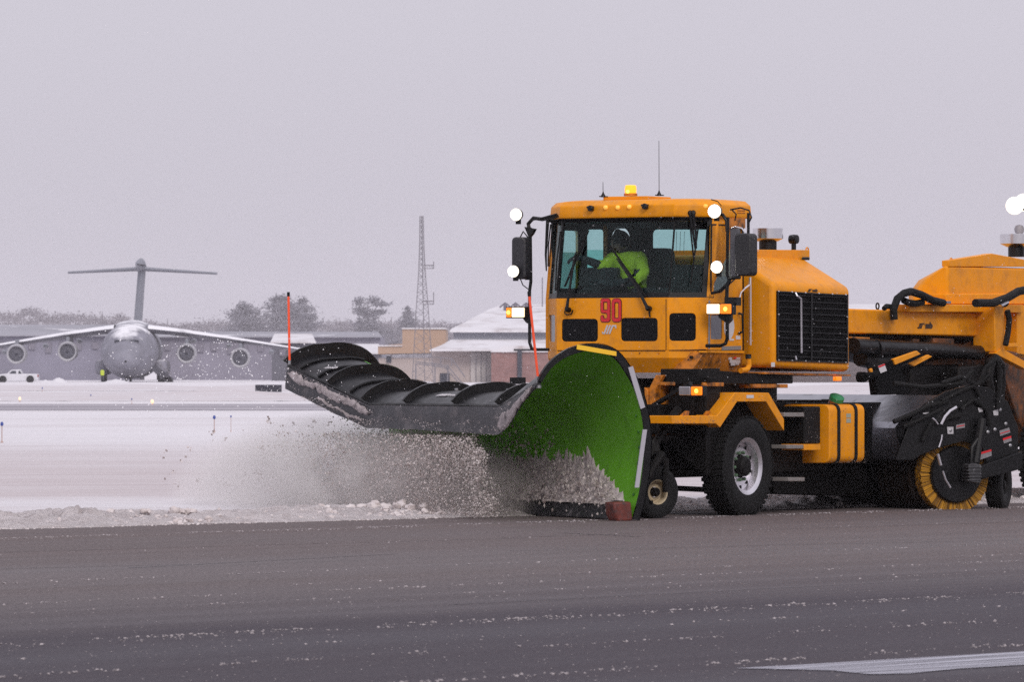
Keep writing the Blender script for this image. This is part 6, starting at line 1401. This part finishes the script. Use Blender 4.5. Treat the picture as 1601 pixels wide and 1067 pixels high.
for i in range(8):
    th_ = math.pi * .52 * i / 7; P.append([hc + u2 * .012 - fwd * .01 + (u2 * math.cos(th_) * 1.12 + (rt * math.cos(2 * math.pi * k / 20) * .9 + fwd * math.sin(2 * math.pi * k / 20)) * math.sin(th_)) * .112 for k in range(20)])
g.grid([[r[k] for r in P] for k in range(20)], 20, 8, closed_u=True); g.obj('hair', hairm, drv, smooth=80)
J2 = [(dp(985, 463), .185), (dp(986, 440), .195), (dp(988, 420, .02), .185), (dp(984, 406, .05), .16), (dp(981, 400, .07), .09), (dp(1004, 407, .06), .10), (dp(1015, 427, .12), .085), (dp(1009, 443, .28), .07), (dp(966, 407, .10), .10), (dp(961, 419, .25), .073), (dp(956, 413, .34), .058)]
E2 = [(0, 1), (1, 2), (2, 3), (3, 4), (3, 5), (5, 6), (6, 7), (3, 8), (8, 9), (9, 10)]
sh = skin_body('hi_vis_shirt', J2, E2, hiv, drv, sub=3)
tx = bpy.data.textures.new('cloth_folds', 'CLOUDS'); tx.noise_scale = .09; dm = sh.modifiers.new('folds', 'DISPLACE'); dm.texture = tx; dm.strength = .05; dm.mid_level = .5

# ================================================================== snow thrown by the plow
g = G(); cnt = 0
def px_of(p): return CX + F * p.x / p.y
while cnt < 64000:
    t = 1.0 + 7.6 * rnd() ** 1.25; q = U(-.35, 1.35); zm_ = 1.22 * min(1, (t - .4) / 1.0) * (1 - .30 * max(0, t - 5.0) / 4)
    z = zm_ * rnd() ** (.95 + .3 * max(0, t - 4)); Y_k = q * 3; X = (P0 + D * t + Nf * q).x
    if X > -.10 - .30 * z + .22 * mnoise.noise(Vector((z * 5, Y_k, 0))) - .10 * rnd(): continue
    if q > .65 and z > .86: continue
    dens = 1 if t < 4.8 else max(0.03, 1 - (t - 4.8) / 3.2) ** 1.3
    if rnd() > dens * (.70 + .9 * mnoise.noise(Vector((t * 1.3, z * 2.5, q)))): continue
    r_ = .0025 + .011 * rnd() ** 4; 
    if rnd() < .003: r_ = U(.010, .022)
    g.blob(P0 + D * t + Nf * q + UP * (z + .03), r_); cnt += 1
for k in range(70):   # clods flying out ahead to the far side
    t = U(6.3, 10.5); q = U(-.3, 1.4); z = U(.15, 1.1) * (1 - .06 * max(0, t - 7)); c = P0 + D * t + Nf * q + UP * z
    for _ in range(random.randint(2, 7)): g.blob(c + Vector((random.gauss(0, .022), random.gauss(0, .03), random.gauss(0, .022))), U(.006, .020))
tag(g.obj('snow_spray', M('sprayed_snow', (.5, .45, .44), .85, island=((.22, .172, .162), (.76, .70, .69)), spec=.15), smooth=0), 'brown and white clods of snow flying off the far end of the plow', 'snow spray', kind='stuff')
# fine powder hanging in the same place
vb = bpy.data.materials.new('snow_powder'); vb.use_nodes = True; nt = vb.node_tree; nt.nodes.clear()
o_ = nt.nodes.new('ShaderNodeOutputMaterial'); pv = nt.nodes.new('ShaderNodeVolumePrincipled'); pv.inputs['Color'].default_value = (.95, .92, .915, 1)
tcn = nt.nodes.new('ShaderNodeTexCoord'); nn = nt.nodes.new('ShaderNodeTexNoise'); nn.inputs['Scale'].default_value = 2.2; nn.inputs['Detail'].default_value = 4
geo = nt.nodes.new('ShaderNodeNewGeometry'); nt.links.new(geo.outputs['Position'], nn.inputs['Vector'])
gr = nt.nodes.new('ShaderNodeTexGradient'); gr.gradient_type = 'SPHERICAL'; nt.links.new(tcn.outputs['Object'], gr.inputs['Vector'])
m1 = nt.nodes.new('ShaderNodeMapRange'); nt.links.new(nn.outputs['Fac'], m1.inputs[0]); m1.inputs[1].default_value = .36; m1.inputs[2].default_value = .66
m2_ = nt.nodes.new('ShaderNodeMath'); m2_.operation = 'MULTIPLY'; nt.links.new(m1.outputs[0], m2_.inputs[0]); nt.links.new(gr.outputs['Fac'], m2_.inputs[1])
m3 = nt.nodes.new('ShaderNodeMath'); m3.operation = 'MULTIPLY'; m3.inputs[1].default_value = 5.0; nt.links.new(m2_.outputs[0], m3.inputs[0]); nt.links.new(m3.outputs[0], pv.inputs['Density']); nt.links.new(pv.outputs[0], o_.inputs['Volume'])
g = G(); g.lathe((0, 0, 0), (0, 0, 1), [(0, -1), (.5, -.87), (.87, -.5), (1, 0), (.87, .5), (.5, .87), (0, 1)], 24)
o = g.obj('snow_powder', vb, smooth=0); o.location = P0 + D * 6.2 + Nf * .6 + UP * .15; o.scale = (4.3, 1.5, 1.0); o.rotation_euler = (0, 0, DA); tag(o, 'veil of fine snow powder around the flying clods', 'snow powder', kind='stuff')
vb2 = vb.copy(); vb2.name = 'dirty_snow_powder'
for nd in vb2.node_tree.nodes:
    if nd.type == 'PRINCIPLED_VOLUME': nd.inputs['Color'].default_value = (.80, .73, .71, 1)
    if nd.type == 'MATH' and abs(nd.inputs[1].default_value - 5.0) < 1e-4: nd.inputs[1].default_value = 3.2
    if nd.type == 'TEX_NOISE': nd.inputs['Scale'].default_value = 3.4
o2 = o.copy(); o2.data = o.data.copy(); o2.data.materials[0] = vb2; COL.objects.link(o2); o2.location = P0 + D * 3.6 + Nf * .75 + UP * .25; o2.scale = (2.6, .75, .75); o2['label'] = 'brownish cloud of slush powder right below the black deflector'
# falling snow
g = G()
for k in range(1500):
    Y = 20 + 60 * rnd() ** .6; px, py = U(-20, 1620), U(-20, 640) if rnd() < .5 else U(300, 640)
    p = at(px, py, Y)
    if p.z > .1: g.blob(p, U(.0016, .0034) * Y / 40)
for k in range(420):
    px, py = random.gauss(330, 90), random.gauss(590, 38); g.blob(at(px, py, 64), U(.004, .011))
tag(g.obj('falling_snow', M('snowflake', (.86, .86, .9), .8), smooth=0), 'scattered small white snowflakes drifting in the air', 'snowflakes', kind='stuff')
# ================================================================== haze
hz_ = bpy.data.materials.new('winter_haze'); hz_.use_nodes = True; nt = hz_.node_tree; nt.nodes.clear()
o_ = nt.nodes.new('ShaderNodeOutputMaterial'); pv = nt.nodes.new('ShaderNodeVolumePrincipled'); pv.inputs['Color'].default_value = (.92, .89, .95, 1); pv.inputs['Density'].default_value = .00013
pv.inputs['Anisotropy'].default_value = 0.0
nt.links.new(pv.outputs[0], o_.inputs['Volume'])
g = G(); g.box(-620, 620, -15, 2800, -1, 42); hb = g.obj('haze', hz_, smooth=0); hb['kind'] = 'stuff'

# ------------------------------------------------------------------ tidy the tree of parts
def split_loose(o):
    me = o.data; n = len(me.vertices); par = list(range(n))
    def find(x):
        while par[x] != x: par[x] = par[par[x]]; x = par[x]
        return x
    for e in me.edges:
        a, b = find(e.vertices[0]), find(e.vertices[1])
        if a != b: par[a] = b
    roots = {}
    for f in me.polygons: roots.setdefault(find(f.vertices[0]), []).append(f)
    if len(roots) < 2: return
    for faces in roots.values():
        idx = {}; vs = []; fs = []; sm = []
        for f in faces:
            for v in f.vertices:
                if v not in idx: idx[v] = len(vs); vs.append(tuple(me.vertices[v].co))
            fs.append([idx[v] for v in f.vertices]); sm.append(f.use_smooth)
        m2 = bpy.data.meshes.new(me.name); m2.from_pydata(vs, [], fs); m2.materials.append(me.materials[0]); m2.polygons.foreach_set('use_smooth', sm); m2.set_sharp_from_angle(angle=math.radians(35)); m2.update()
        c = o.copy(); c.data = m2; COL.objects.link(c); c.parent = o.parent; c.location = o.location
        for md in o.modifiers: pass
    for ch in [x for x in SC.objects if x.parent == o]: ch.parent = o.parent
    nm = o.name; bpy.data.objects.remove(o)
SPLIT = ('window', 'hydraulic_ram',  'gear_fairing', 'pillar', 'step', 'landing_gear', 'screw', 'yellow_link', 'bolt', 'edge_bolt', 'step_hanger', 'wheel_nut', 'hand_hole', 'eye', 'bracket', 'subframe_bracket', 'sticker', 'leaf_spring', 'roof_vent', 'door_seam', 'clamp', 'grab_rail', 'flap_fairing', 'blind_cord', 'stairway', 'leg', 'cockpit_window', 'hydraulic_hose', 'hydraulic_line', 'hose_fitting', 'label_band')
for o in list(SC.objects):
    if o.type == 'MESH' and o.parent and o.name.split('.')[0] in SPLIT: split_loose(o)
def chain(o):
    c = [o]
    while c[-1].parent: c.append(c[-1].parent)
    return c[::-1]
for o in sorted(SC.objects, key=lambda q: -len(chain(q))):
    c = chain(o)
    if len(c) > 3: o.parent = c[1]
